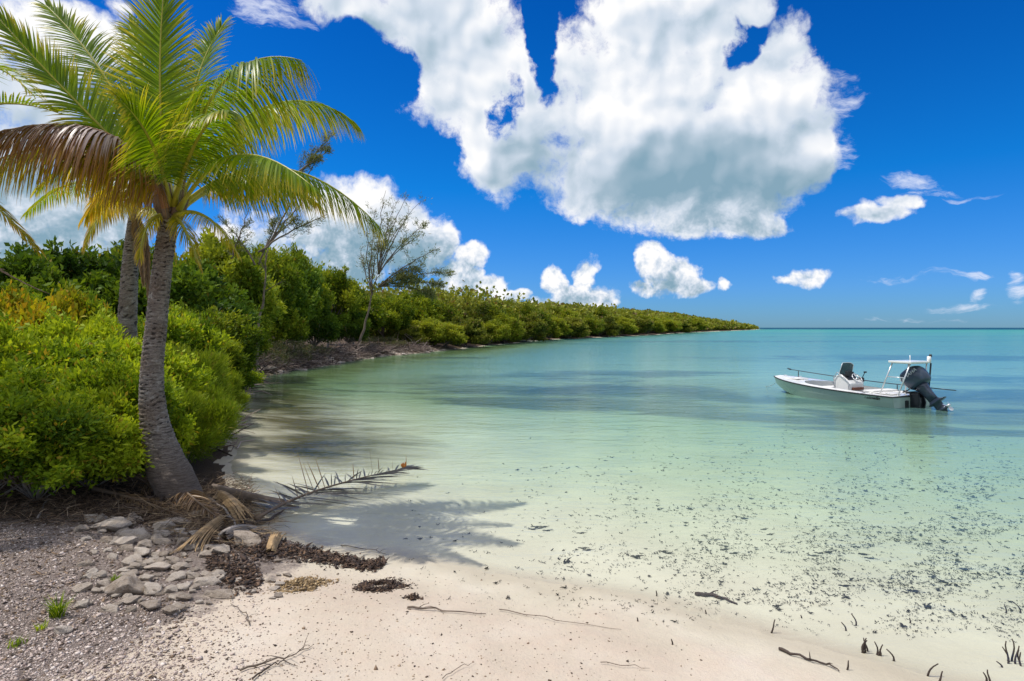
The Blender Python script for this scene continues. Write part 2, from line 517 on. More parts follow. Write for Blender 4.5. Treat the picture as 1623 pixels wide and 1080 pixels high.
def bark_mat():
    m, t = newmat('palm_bark')
    tc = t.n('ShaderNodeTexCoord').outputs['Object']
    sp = t.n('ShaderNodeSeparateXYZ', {0: tc})
    ring = t.attr('ring').outputs['Fac']
    st = t.n('ShaderNodeMapping', {'Vector': tc, 'Scale': (3.0, 3.0, 22.0)}).outputs[0]
    n1 = t.noise(st, 3.2, 8, .7, .6).outputs[0]
    n2 = t.noise(tc, 1.8, 5, .6).outputs[0]
    n3 = t.noise(tc, 38, 4, .7).outputs[0]
    col = t.ramp(n1, [(.34, (.07, .055, .045)), (.45, (.21, .175, .15)), (.55, (.33, .29, .255)), (.66, (.48, .44, .40))])
    col = t.mix(t.mr(n2, .48, .60, 0, .8), col, t.mix(t.mr(n3, .4, .6), (.12, .085, .06), (.27, .20, .15)))
    col = t.mix(t.mr(t.noise(tc, 4.5, 6, .7, 1.0).outputs[0], .58, .66, 0, .8), col, (.46, .43, .39))
    col = t.mix(t.mr(ring, .35, .8), col, (.055, .042, .034))
    col = t.mix(t.mr(n3, .60, .68), col, (.48, .45, .41))
    col = t.mix(t.mr(sp.outputs[2], .95, .3), col, t.mix(t.mr(n1, .35, .65), (.11, .082, .066), (.24, .19, .155)))
    h = t.m('ADD', t.m('MULTIPLY', n1, 1.0), t.m('MULTIPLY', n3, .5))
    b = t.n('ShaderNodeBump', {'Strength': 1.0, 'Distance': .045, 'Height': h})
    p = t.n('ShaderNodeBsdfPrincipled', {'Base Color': col, 'Roughness': .85, 'Normal': b})
    t.n('ShaderNodeOutputMaterial', {0: p})
    return m


M['bark'] = bark_mat()


def rock_mat():
    m, t = newmat('limestone')
    tc = t.n('ShaderNodeTexCoord').outputs['Object']
    r = t.n('ShaderNodeObjectInfo').outputs['Random']
    off = t.n('ShaderNodeVectorMath', {0: tc, 1: t.n('ShaderNodeCombineXYZ', {0: t.m('MULTIPLY', r, 40.0), 1: 0.0, 2: 0.0}).outputs[0]}, operation='ADD').outputs[0]
    n1 = t.noise(off, 2.5, 8, .65).outputs[0]
    n2 = t.noise(off, 14, 6, .7).outputs[0]
    v = t.m('ADD', t.m('MULTIPLY', t.m('ADD', n1, n2), .5), t.m('MULTIPLY', t.m('SUBTRACT', r, .5), .22))
    col = t.ramp(v, [(.3, (.20, .15, .11)), (.42, (.38, .31, .245)), (.55, (.54, .46, .38)), (.72, (.68, .61, .53))])
    col = t.mix(t.mr(t.noise(off, 5, 3, .5).outputs[0], .62, .75), col, (.22, .20, .20))
    b = t.n('ShaderNodeBump', {'Strength': .8, 'Distance': .03, 'Height': t.m('ADD', n1, n2)})
    p = t.n('ShaderNodeBsdfPrincipled', {'Base Color': col, 'Roughness': .85, 'Normal': b})
    t.n('ShaderNodeOutputMaterial', {0: p})
    return m


M['rock'] = rock_mat()


def chip_mat(name, stops):
    m, t = newmat(name)
    col = t.ramp(t.attr('tone').outputs['Fac'], stops)
    p = t.n('ShaderNodeBsdfPrincipled', {'Base Color': col, 'Roughness': .85})
    t.n('ShaderNodeOutputMaterial', {0: p})
    return m


M['chips'] = chip_mat('chips', [(0, (.16, .115, .10)), (.2, (.36, .28, .24)), (.7, (.54, .44, .385)), (1, (.76, .67, .60))])
M['litter'] = chip_mat('litter', [(0, (.035, .024, .018)), (.5, (.13, .085, .055)), (.85, (.28, .19, .12)), (1, (.5, .38, .26))])
M['straw_bits'] = chip_mat('straw_bits', [(0, (.06, .04, .03)), (.45, (.20, .13, .075)), (1, (.52, .38, .22))])
M['wrack'] = chip_mat('wrack', [(0, (.02, .013, .010)), (.6, (.07, .040, .026)), (1, (.20, .12, .07))])
M['wrack_tan'] = chip_mat('wrack_tan', [(0, (.16, .10, .045)), (.6, (.36, .24, .11)), (1, (.60, .45, .26))])
M['weed'] = chip_mat('weed', [(0, (.012, .014, .012)), (1, (.055, .05, .038))])


def ground_mat():
    m, t = newmat('sand_and_bed')
    g = t.n('ShaderNodeNewGeometry').outputs['Position']
    sp = t.n('ShaderNodeSeparateXYZ', {0: g})
    z = sp.outputs[2]
    gravel = t.attr('gravel').outputs['Fac']
    litter = t.attr('litter').outputs['Fac']
    grassy = t.attr('seagrass').outputs['Fac']
    olive = t.attr('olive').outputs['Fac']
    nl = t.noise(g, .9, 5, .6).outputs[0]
    nm = t.noise(g, 6.5, 7, .65).outputs[0]
    nf = t.noise(g, 55, 5, .7).outputs[0]
    nff = t.noise(g, 210, 3, .7).outputs[0]
    sand = t.ramp(nl, [(.3, (.50, .415, .325)), (.5, (.585, .50, .40)), (.72, (.67, .595, .50))])
    sand = t.mix(t.mr(nm, .42, .7, 0, .35), sand, (.60, .46, .37))
    sand = t.mix(t.mr(nff, .56, .72, 0, .45), sand, (.34, .26, .21))
    sand = t.mix(t.mr(nf, .66, .74, 0, .7), sand, (.20, .14, .11))
    # bleached, finer sand under the water
    bed = t.ramp(nl, [(.3, (.57, .55, .425)), (.7, (.66, .645, .505))])
    bed = t.mix(t.mr(nm, .5, .75, 0, .25), bed, (.55, .52, .40))
    wet = t.mr(t.m('ADD', z, t.m('MULTIPLY', t.m('SUBTRACT', nl, .5), .10)), .10, -.03)
    col = t.mix(wet, sand, bed)
    zz_ = t.m('ADD', z, t.m('MULTIPLY', t.m('SUBTRACT', nl, .5), .05))
    grav = t.ramp(t.m('ADD', t.m('MULTIPLY', nf, .6), t.m('MULTIPLY', nff, .4)), [(.36, (.20, .15, .13)), (.47, (.38, .305, .26)), (.6, (.53, .44, .385)), (.72, (.64, .55, .49))])
    col = t.mix(t.m('MULTIPLY', t.mr(zz_, -.035, .0), t.mr(zz_, .05, .015, 0, .5)), col, (.40, .33, .25))
    gm = t.mr(t.m('ADD', gravel, t.m('MULTIPLY', t.m('SUBTRACT', nm, .5), 1.1)), .35, .65)
    col = t.mix(gm, col, grav)
    lit = t.ramp(nf, [(.35, (.05, .034, .024)), (.6, (.13, .09, .06))])
    lm = t.mr(t.m('ADD', litter, t.m('MULTIPLY', t.m('SUBTRACT', nm, .5), .8)), .4, .6)
    col = t.mix(lm, col, lit)
    ns = t.noise(t.n('ShaderNodeMapping', {'Vector': g, 'Scale': (.35, .9, 1)}).outputs[0], 1.1, 6, .6, .6).outputs[0]
    sg = t.mr(t.m('ADD', grassy, t.m('MULTIPLY', t.m('SUBTRACT', ns, .5), 1.1)), .42, .72)
    col = t.mix(sg, col, (.05, .085, .07))
    om = t.mr(t.m('ADD', olive, t.m('MULTIPLY', t.m('SUBTRACT', ns, .5), 1.3)), .35, .85)
    col = t.mix(om, col, (.10, .085, .035))
    bh = t.m('ADD', t.m('MULTIPLY', nf, .5), t.m('MULTIPLY', nff, t.m('MULTIPLY_ADD', gm, .6, .12)))
    bh = t.m('ADD', bh, t.m('MULTIPLY', nm, 1.5))
    dist = t.m('MULTIPLY_ADD', gm, .03, .014)
    b = t.n('ShaderNodeBump', {'Strength': t.mr(z, .05, -.05, 1.0, .6), 'Distance': dist, 'Height': bh})
    p = t.n('ShaderNodeBsdfPrincipled', {'Base Color': col, 'Roughness': .9, 'Specular IOR Level': .2, 'Normal': b})
    t.n('ShaderNodeOutputMaterial', {0: p})
    return m


def water_mat():
    m, t = newmat('sea_water')
    g = t.n('ShaderNodeNewGeometry').outputs['Position']
    murk = t.attr('murk').outputs['Fac']
    farv = t.attr('far').outputs['Fac']
    grassy = t.attr('seagrass').outputs['Fac']
    # colour the water itself scatters back, from the shallows to the deep
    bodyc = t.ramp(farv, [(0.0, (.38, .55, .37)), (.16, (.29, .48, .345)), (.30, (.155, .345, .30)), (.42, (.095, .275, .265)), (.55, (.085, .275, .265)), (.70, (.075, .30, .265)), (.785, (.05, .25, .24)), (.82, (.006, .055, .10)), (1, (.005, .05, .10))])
    mp = t.n('ShaderNodeMapping', {'Vector': g, 'Scale': (.6, 1.0, 1)}).outputs[0]
    n1 = t.noise(mp, .22, 8, .66, 1.6).outputs[0]
    n2 = t.noise(t.n('ShaderNodeMapping', {'Vector': g, 'Scale': (.12, .5, 1)}).outputs[0], .05, 5, .6, .6).outputs[0]
    pg = t.mr(t.m('ADD', t.m('MULTIPLY', grassy, t.mr(farv, .42, .6, 1.0, .55)), t.m('MULTIPLY', t.m('SUBTRACT', n1, .5), 3.4)), .35, .9)
    bodyc = t.mix(t.m('MULTIPLY', pg, .72), bodyc, (.045, .145, .185))
    bodyc = t.mix(t.mr(t.m('ADD', t.attr('green').outputs['Fac'], t.m('MULTIPLY', t.m('SUBTRACT', n1, .5), .8)), 0, .85, 0, .9), bodyc, (.13, .20, .055))  # olive reflection of the bank's trees, painted into the body colour
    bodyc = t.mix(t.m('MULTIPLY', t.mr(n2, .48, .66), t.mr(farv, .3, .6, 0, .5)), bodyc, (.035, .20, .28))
    diff = t.n('ShaderNodeBsdfDiffuse', {0: bodyc})
    tint = t.mix(t.mr(murk, 0, .4), (1.0, 1.0, 1.0), (.73, .95, .80))
    trn = t.n('ShaderNodeBsdfTransparent', {0: tint})
    base = t.n('ShaderNodeMixShader', {0: murk, 1: trn, 2: diff})
    # ripples: short crests near, longer swells far
    w1 = t.noise(t.n('ShaderNodeMapping', {'Vector': g, 'Scale': (.55, 1.25, 1), 'Rotation': (0, 0, .15)}).outputs[0], 2.6, 4, .55, .4).outputs[0]
    w2 = t.noise(t.n('ShaderNodeMapping', {'Vector': g, 'Scale': (.45, 1.3, 1), 'Rotation': (0, 0, -.25)}).outputs[0], .75, 4, .55, .5).outputs[0]
    w4 = t.noise(t.n('ShaderNodeMapping', {'Vector': g, 'Scale': (.5, 1.6, 1), 'Rotation': (0, 0, .3)}).outputs[0], 5.5, 3, .6, .3).outputs[0]
    w3 = t.noise(t.n('ShaderNodeMapping', {'Vector': g, 'Scale': (.4, 1.2, 1)}).outputs[0], .12, 5, .6).outputs[0]
    hgt = t.m('ADD', t.m('ADD', t.m('MULTIPLY', w1, .036), t.m('MULTIPLY', w4, .014)), t.m('ADD', t.m('MULTIPLY', w2, .045), t.m('MULTIPLY', w3, .12)))
    calm = t.attr('calm').outputs['Fac']
    b = t.n('ShaderNodeBump', {'Strength': t.mr(calm, 0, 1, 1.0, .25), 'Distance': 1.0, 'Height': hgt})
    gl = t.n('ShaderNodeBsdfGlossy', {'Color': (.80, .90, 1.0, 1), 'Roughness': t.mr(farv, .2, .7, .03, .14), 'Normal': b})
    fr = t.n('ShaderNodeFresnel', {'IOR': 1.33, 'Normal': b}).outputs[0]
    fr = t.m('MINIMUM', t.m('MULTIPLY', fr, t.mr(farv, .05, .30, .58, .85)), t.mr(farv, .3, .78, .50, .12))
    mx = t.n('ShaderNodeMixShader', {0: fr, 1: base, 2: gl})
    t.n('ShaderNodeOutputMaterial', {0: mx})
    return m


# ---------------------------------------------------------------- ground and water sheets
ang = np.concatenate([np.linspace(-46, 46, 400), np.linspace(50, 310, 66)]) * math.pi / 180
ang = ang[:]
rr = [0.6]
while rr[-1] < 20000:
    rr.append(rr[-1] * (1.016 if rr[-1] < 200 else 1.035))
rr = np.array(rr)
A, R = np.meshgrid(ang, rr)
GX, GY = (R * np.sin(A)).ravel(), (R * np.cos(A)).ravel()
NA, NR = len(ang), len(rr)
ii, jj = np.meshgrid(np.arange(NR - 1), np.arange(NA), indexing='ij')
j2 = (jj + 1) % NA
QF = np.stack([ii * NA + jj, (ii + 1) * NA + jj, (ii + 1) * NA + j2, ii * NA + j2], -1).reshape(-1, 4)
GX = np.append(GX, 0.0); GY = np.append(GY, 0.0)
SD = shore_dist(GX, GY)
GZ = ground_z(GX, GY)


def pxy(x, y, z=0.0):
    yy = np.maximum(y, .5)
    return CX + F * x / yy, HY + F * (H - z) / yy


# stretches of the sand flat: where the gravel, the leaf litter and the seagrass lie
def soft_ellipse(x, y, cx, cy, rx, ry, rot=0.0):
    c, s = math.cos(rot), math.sin(rot)
    u = ((x - cx) * c + (y - cy) * s) / rx; v = (-(x - cx) * s + (y - cy) * c) / ry
    return np.clip(1.4 - np.sqrt(u * u + v * v), 0, 1)


gravel = np.clip((-GX * .9 - (GY - 5.2) * -.25 - 1.55) / .8, 0, 1) * (GZ > .02) * (GY < 30)
litter = np.clip((-GX - 3.2) / .6, 0, 1) * np.clip((GY - 6.6 + .25 * (GX + 5)) / .5, 0, 1) * (GZ > .02)
litter = np.maximum(litter, ((SD > .3) & (GY > 9)).astype(float))
sgr = np.zeros_like(GX)
for e in [(2.5, 22.0, 7.0, 2.6, -.10), (7.5, 19.2, 4.5, 1.4, -.25), (12, 16.6, 5.5, .9, -.12), (0, 27, 5, 3.0, .1), (17, 20, 7, 2.6, .1), (26, 26, 9, 4, .1), (6, 30, 6, 2.5, 0), (22, 17, 6, 1.6, .1), (34, 45, 20, 6, 0)]:
    sgr = np.maximum(sgr, soft_ellipse(GX, GY, *e))
for e in [(30, 100, 50, 9, 0), (90, 150, 60, 12, 0), (150, 260, 120, 22, 0), (400, 420, 260, 28, 0)]:
    sgr = np.maximum(sgr, .8 * soft_ellipse(GX, GY, *e))
olive = np.clip(1 - np.abs(SD + 1.8) / 3.8, 0, 1) * sst(GY, 8.5, 12) * (GY < 80) * (SD < 1) * 1.15
olive = olive * .8
V = np.stack([GX, GY, GZ], -1)
# close the middle with a fan
cidx = len(GX) - 1
tri = np.stack([np.arange(NA), (np.arange(NA) + 1) % NA, np.full(NA, cidx), np.full(NA, cidx)], -1)
M['ground'] = ground_mat(); M['water'] = water_mat()


def sheet(name, V, mat, attrs):
    me = bpy.data.meshes.new(name)
    nq, ntri = len(QF), NA
    me.vertices.add(len(V)); me.vertices.foreach_set("co", np.ascontiguousarray(V, np.float32).ravel())
    loops = np.concatenate([QF.ravel()[:], np.stack([tri[:, 2], tri[:, 0], tri[:, 1]], -1).ravel()]).astype(np.int32)
    me.loops.add(len(loops)); me.loops.foreach_set("vertex_index", loops)
    starts = np.concatenate([np.arange(0, nq * 4, 4), nq * 4 + np.arange(0, ntri * 3, 3)]).astype(np.int32)
    me.polygons.add(len(starts)); me.polygons.foreach_set("loop_start", starts)
    me.polygons.foreach_set("use_smooth", np.ones(len(starts), bool))
    for an, av in attrs.items():
        a = me.attributes.new(an, 'FLOAT', 'POINT'); a.data.foreach_set("value", np.ascontiguousarray(av, np.float32))
    me.update(calc_edges=True); me.validate(); me.flip_normals()
    me.materials.append(mat)
    return link(bpy.data.objects.new(name, me))


o = sheet("ground", V, M['ground'], {'gravel': gravel, 'litter': litter, 'seagrass': sgr, 'olive': olive})
tag(o, kind='structure')
depth = np.maximum(-GZ, 0)
murk = 1 - np.exp(-(depth / .74) ** 2.0)
murk = np.clip(murk + .45 * sst(GY, 14, 32) * (depth > .05), 0, .985) * (depth > 0)
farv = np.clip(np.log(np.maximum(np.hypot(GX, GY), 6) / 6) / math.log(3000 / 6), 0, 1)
green = np.clip(1 - np.abs(SD + 2.5) / 9, 0, 1) * sst(GY, 11, 20) * (1 - sst(GY, 60, 130))  # strip off the bank that takes the painted tree reflection
calm = np.clip(1 - np.hypot(GX, GY) / 22, 0, 1)
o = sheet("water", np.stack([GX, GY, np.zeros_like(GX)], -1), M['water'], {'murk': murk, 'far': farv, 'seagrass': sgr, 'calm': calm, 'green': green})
tag(o, kind='structure')

rng = np.random.default_rng(7)
random.seed(7)


# ---------------------------------------------------------------- leaves
def nrm(v):
    return v / np.maximum(np.linalg.norm(v, axis=-1, keepdims=True), 1e-9)


def leaf_mesh(name, C, N, k, ln, wd, mat, spread=.9, tone=None, parent=None, up=.25, seed=0, jitter=.03):
    """k leaves at every twig tip C, looking outward along N; every leaf is one bent lozenge of two faces."""
    r = np.random.default_rng(seed)
    n = len(C)
    Cc = np.repeat(C, k, 0) + r.normal(0, jitter, (n * k, 3))
    D = nrm(np.repeat(N, k, 0) + r.normal(0, spread, (n * k, 3)) + np.array([0, 0, up]))
    side = nrm(np.cross(D, r.normal(0, 1, (n * k, 3))))
    nor = np.cross(side, D)
    L = ln * r.uniform(.45, 1.4, (n * k, 1)); W = wd * r.uniform(.5, 1.3, (n * k, 1))
    p0 = Cc; p2 = Cc + D * L
    mid = Cc + D * L * .5 + nor * L * .08
    V = np.stack([p0, mid + side * W, p2, mid - side * W], 1).reshape(-1, 3)
    Fq = np.arange(n * k * 4).reshape(-1, 4)
    if tone is None:
        tone = r.uniform(.2, .8, n)
    tn = np.repeat(np.clip(np.repeat(tone, k) + r.normal(0, .10, n * k), 0, 1), 4)
    lf = np.repeat(r.uniform(0, 1, n * k), 4)
    return mesh_np(name, V, Fq, mat, parent, {'tone': tn, 'leaf': lf})


def crown_points(n, R, r, lobes=22, lobe=(.3, .45), flat=.0, hollow=.55, low=-.25):
    """Twig tips on an uneven crown of many lobes; R = half sizes."""
    R = np.array(R, float)
    LC, LR = [], []
    while len(LC) < lobes:
        d = nrm(r.normal(0, 1, 3))
        if d[2] < low:
            continue
        s = r.uniform(.40, .95)
        LC.append(d * R * s); LR.append(r.uniform(*lobe))
    LC = np.array(LC); LR = np.array(LR)
    w = LR ** 2; w /= w.sum()
    idx = r.choice(len(LC), n, p=w)
    d = nrm(r.normal(0, 1, (n, 3)) + nrm(LC / R)[idx] * .55 + np.array([0, 0, .35]))
    rr_ = r.uniform(hollow, 1.0, (n, 1)) ** .5
    rr_ = np.where(r.random((n, 1)) < .20, rr_ * r.uniform(1.05, 1.6, (n, 1)), rr_)
    P = LC[idx] + d * rr_ * LR[idx][:, None] * R
    Nn = nrm(d + nrm(P / R) * .5)
    lt = r.uniform(-.40, .32, len(LC))[idx]
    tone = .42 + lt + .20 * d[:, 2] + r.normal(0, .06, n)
    return P, Nn, np.clip(tone, 0, 1), LC, LR


def branch_skeleton(base, tips, r0, seed=0, mat=None, parent=None, name='trunk', n=5, wob=.12, stem=.35, top=None):
    """Stem that splits towards every tip."""
    mb = MB(); rnd = random.Random(seed)
    base = Vector(base)
    cen = sum((Vector(t) for t in tips), Vector()) / len(tips)
    fork = base.lerp(top if top is not None else cen, stem)
    steps = [base.lerp(fork, i / 4) + Vector((rnd.uniform(-1, 1), rnd.uniform(-1, 1), 0)) * wob * (fork - base).length * .3 * (0 < i < 4) for i in range(5)]
    mb.tube(steps, [r0 * (1.25 if i == 0 else 1) * (1 - .08 * i) for i in range(5)], 8)
    for tp in tips:
        tp = Vector(tp); L = (tp - fork).length
        c = fork.lerp(tp, .45) + Vector((rnd.uniform(-1, 1), rnd.uniform(-1, 1), rnd.uniform(.2, 1))) * L * wob
        pts = []
        for i in range(7):
            u = i / 6
            pts.append(fork * (1 - u) ** 2 + c * 2 * u * (1 - u) + tp * u * u + Vector((rnd.uniform(-1, 1), rnd.uniform(-1, 1), rnd.uniform(-1, 1))) * L * .02)
        mb.tube(pts, [r0 * .62 * (1 - .85 * i / 6) for i in range(7)], n)
    return mb.build(name, mat, parent)


# kinds of plant, built once each at the origin, then copied
def make_plant(name, label, cat, R, mat, ntips, k, ln, wd, seed, lobes=22, lobe=(.3, .45), zc=None, stems=7, r0=.05, wood=None, spread=.9, stemz=.3, hollow=.55, low=-.35, multi=True, up=.25):
    r = np.random.default_rng(seed)
    P, Nn, tone, LC, LR = crown_points(ntips, R, r, lobes, lobe, hollow=hollow, low=low)
    zc = R[2] * .92 if zc is None else zc
    # long shoots that break the outline
    ns = max(14, ntips // 70)
    li = r.integers(0, len(LC), ns)
    sd = nrm(nrm(LC[li] / np.array(R)) + r.normal(0, .35, (ns, 3)) + np.array([0, 0, .75]))
    st_ = LC[li] + sd * (LR[li][:, None] * np.array(R) * .8)
    sl = r.uniform(.12, .42, ns) * R[2]
    q = r.uniform(0, 1, (ns, 12))
    SP = (st_[:, None] + sd[:, None] * (q * sl[:, None])[..., None]).reshape(-1, 3)
    P = np.concatenate([P, SP]); Nn = np.concatenate([Nn, np.repeat(sd, 12, 0)]); tone = np.concatenate([tone, np.repeat(r.uniform(.4, .9, ns), 12)])
    P[:, 2] += zc
    keep = P[:, 2] > .02
    P, Nn, tone = P[keep], Nn[keep], tone[keep]
    root = thing(name, (0, 0, 0), label, cat)
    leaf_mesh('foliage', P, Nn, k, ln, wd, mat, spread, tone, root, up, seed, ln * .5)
    tips = [tuple(LC[i] * (1.0 if i % 2 else 1.35) + np.array([0, 0, zc])) for i in range(min(stems, len(LC)))]
    branch_skeleton((0, 0, -.1), tips, r0, seed, wood or M['wood_grey'], root, 'trunk' if not multi else 'stem', stem=stemz)
    return root


PROTO = {}
PROTO['shrub_a'] = make_plant('shoreline_shrub', 'x', 'shrub', (1.15, 1.15, .95), M['leaf_near'], 3700, 7, .10, .022, 11, 44, (.14, .34), stems=24, r0=.02, stemz=.12)
PROTO['shrub_b'] = make_plant('shoreline_shrub', 'x', 'shrub', (1.2, 1.1, .9), M['leaf_near'], 3700, 7, .105, .021, 12, 40, (.14, .36), stems=24, r0=.02, stemz=.12)
PROTO['shrub_y'] = make_plant('yellowing_shrub', 'x', 'shrub', (1.0, 1.0, .8), M['leaf_yellow'], 2800, 6, .11, .027, 13, 22, stems=10, r0=.02, stemz=.12)
PROTO['feather'] = make_plant('feathery_shrub', 'x', 'shrub', (1.0, 1.0, .9), M['leaf_feather'], 3600, 9, .17, .008, 14, 36, (.16, .36), stems=24, r0=.015, stemz=.1, spread=.45, up=.5)
PROTO['tree_a'] = make_plant('broadleaf_tree', 'x', 'tree', (2.4, 2.4, 2.1), M['leaf_mid'], 3800, 6, .24, .060, 21, 48, (.13, .32), zc=2.6, stems=24, r0=.11, low=-.5)
PROTO['tree_b'] = make_plant('broadleaf_tree', 'x', 'tree', (2.5, 2.3, 2.2), M['leaf_dark'], 3800, 6, .24, .062, 22, 46, (.13, .34), zc=2.6, stems=24, r0=.11, low=-.5)
PROTO['tree_c'] = make_plant('broadleaf_tree', 'x', 'tree', (2.3, 2.3, 1.9), M['leaf_mid'], 3900, 7, .21, .045, 23, 54, (.11, .28), zc=2.4, stems=24, r0=.1, low=-.5)
PROTO['mangrove_a'] = make_plant('mangrove', 'x', 'mangrove', (2.2, 2.2, 1.7), M['leaf_mangrove'], 3300, 6, .26, .055, 31, 42, (.13, .32), zc=1.7, stems=24, r0=.06, wood=M['wood_grey'], stemz=.15, low=-.6)
PROTO['mangrove_b'] = make_plant('mangrove', 'x', 'mangrove', (2.3, 2.1, 1.8), M['leaf_far'], 3300, 6, .26, .06, 32, 40, (.13, .34), zc=1.8, stems=24, r0=.06, wood=M['wood_grey'], stemz=.15, low=-.6)
PROTO['dull'] = make_plant('scrub_bush', 'x', 'shrub', (1.2, 1.2, .7), M['leaf_dull'], 1300, 5, .09, .014, 41, 20, (.25, .45), zc=.5, stems=26, r0=.03, wood=M['wood_grey'], stemz=.08)
used = set()


def put(kind, x, y, sx, sz, label, group, rz=None, z=None, cat=None):
    src = PROTO[kind]
    if kind in used:
        o = copy_tree(src)
    else:
        o = src; used.add(kind)
    z = float(ground_z(x, y)) if z is None else z
    o.location = (x, y, max(z, -.05) - .02)
    o.rotation_euler = (0, 0, rng.uniform(0, 6.28) if rz is None else rz)
    o.scale = (sx, sx * rng.uniform(.9, 1.1), sz)
    o['label'] = label; o['group'] = group
    return o


def putp(kind, px, Y, sx, top_row, label, group, hproto):
    """plant at column px and depth Y whose top reaches photo row top_row"""
    x = (px - CX) / F * Y
    z = max(float(ground_z(x, Y)), -.05)
    top = H + (HY - top_row) / F * Y
    return put(kind, x, Y, sx, max(.25, (top - z) / hproto) * float(rng.uniform(.92, 1.1)), label, group)


G1 = 'green shrubs massed behind the leaning palm'
HP = {'shrub_a': 2.1, 'shrub_b': 2.0, 'shrub_y': 1.75, 'feather': 2.1, 'tree_a': 5.3, 'tree_b': 5.4, 'tree_c': 4.8, 'mangrove_a': 3.8, 'mangrove_b': 4.0, 'dull': 1.1}
near = [
    ('shrub_a', -25, 6.9, .85, 590, 'dense bright green shrub cut by the left edge of the photo'),
    ('shrub_b', 60, 7.1, .75, 600, 'low leafy green shrub at the front over the gravel, with twigs showing below'),
    ('shrub_a', 140, 7.75, .72, 590, 'rounded bright green shrub just left of the palm trunk foot'),
    ('shrub_b', 205, 8.6, .75, 560, 'green shrub directly behind the lower palm trunk'),
    ('shrub_b', -20, 8.8, 1.05, 505, 'tall light green shrub in the second row at the left edge'),
    ('shrub_a', 75, 9.4, 1.05, 500, 'broad lime green shrub in the second row, below the yellowing bushes'),
    ('shrub_a', 160, 10.2, 1.0, 505, 'lime green shrub in the second row left of the palm trunk'),
    ('shrub_b', 235, 10.8, .8, 540, 'green shrub in the second row right behind the mid palm trunk'),
    ('feather', 292, 9.7, .68, 600, 'feathery yellow green shrub right of the palm trunk above the water'),
    ('feather', 318, 10.9, .5, 615, 'feathery shrub at the water edge, rightmost of the near shrubs'),
    ('feather', 280, 12.2, .95, 540, 'tall feathery shrub behind the palm trunk on its right side'),
    ('feather', 338, 14.5, .65, 580, 'feathery shrub leaning over the bank towards the inlet'),
    ('shrub_b', 345, 18.5, 1.0, 560, 'small green bush at the bank where the grey scrub begins'),
    ('shrub_y', 20, 11.8, 1.0, 455, 'yellowing bush at the left edge above the lime green shrubs'),
    ('shrub_y', 110, 12.8, .95, 470, 'yellow leaved bush left of the second palm trunk'),
    ('shrub_a', 175, 13.5, 1.1, 480, 'mid green shrub at the foot of the second palm trunk'),
    ('shrub_b', 250, 15, 1.2, 490, 'mid green shrub behind the main palm trunk'),
    ('shrub_a', 60, 13.6, 1.2, 465, 'green shrub between the two yellowing bushes'),
    ('shrub_b', -60, 13, 1.3, 450, 'green shrub behind the yellowing bush at the left edge'),
]
for k, px, Y, s, top, lab in near:
    putp(k, px, Y, s, top, lab, G1, HP[k])

G2 = 'broadleaf trees behind the shrubs on the left shore'
mid = [
    ('tree_b', -20, 17, .85, 405, 'dark green tree at the left edge behind the yellowing bush'),
    ('tree_b', 60, 18.5, .9, 388, 'dark green tree left of the second palm, with an even top'),
    ('tree_b', 140, 20, .95, 383, 'dark green tree directly left of the second palm trunk'),
    ('tree_a', 215, 24, 1.0, 380, 'green tree behind the second palm trunk'),
    ('tree_b', 290, 21, .9, 400, 'tall green tree right of the main palm trunk'),
    ('tree_a', 340, 26, .95, 385, 'bright green tree under the right palm frond'),
    ('tree_c', 395, 34, 1.0, 388, 'bushy green tree above the bank, left of the dark one'),
    ('tree_b', 440, 38, 1.0, 398, 'dark glossy tree above the grey scrub on the bank'),
    ('tree_a', 468, 41, .85, 405, 'upright green tree with the highest crown before the gap'),
    ('tree_c', 520, 48, 1.0, 428, 'grey green tree left of the sparse pine'),
    ('tree_a', 560, 54, 1.05, 455, 'green tree at the foot of the sparse pine'),
    ('tree_c', 610, 58, 1.1, 458, 'yellow green tree right behind the sparse pine'),
    ('tree_a', 655, 66, 1.1, 462, 'olive green tree right of the sparse pine'),
    ('tree_b', 640, 76, 1.3, 458, 'darker tree behind the olive green one by the sparse pine'),
    ('tree_c', 320, 18.2, .65, 470, 'low leafy tree on the bank behind the feathery shrubs'),
    ('tree_c', 365, 26, .7, 480, 'low bright tree at the bank above the dead branches'),
    ('tree_b', 500, 41, .62, 480, 'low dark tree in the shade behind the bank'),
    ('tree_b', 556, 47.5, .6, 490, 'low dark bush on the bank left of the bleached driftwood'),
    ('tree_a', 436, 34.5, .62, 478, 'low light green tree overhanging the grey scrub'),
]
for k, px, Y, s, top, lab in mid:
    putp(k, px, Y, s, top, lab, G2, HP[k])
G3 = 'mangroves lining the far shore'
mg = [(640, 59, .8, 510), (672, 61, .9, 503), (705, 63, .95, 508), (738, 70, 1.1, 503), (775, 79, 1.1, 507), (700, 74, 1.3, 478), (745, 84, 1.4, 480),
      (800, 86, 1.3, 500), (790, 92, 1.6, 486), (835, 96, 1.4, 497), (845, 108, 1.7, 487), (870, 112, 1.5, 500), (900, 122, 1.6, 500), (885, 130, 2.0, 490), (925, 134, 1.8, 500),
      (950, 146, 2.0, 499), (940, 156, 2.2, 493), (980, 160, 2.1, 502), (1000, 176, 2.3, 500), (1025, 190, 2.4, 502), (1050, 212, 2.6, 503), (1070, 238, 3.0, 505), (1090, 270, 3.4, 505)]
lab3 = ['at the end of the rocky bank', 'right of the rocky bank', 'reaching lowest over the green water', 'in the gap before the shore bends away', 'on the point where the shore bends away']
ORD = 'one two three four five six seven eight nine ten eleven twelve thirteen fourteen fifteen sixteen seventeen eighteen nineteen twenty twenty-one twenty-two twenty-three'.split()
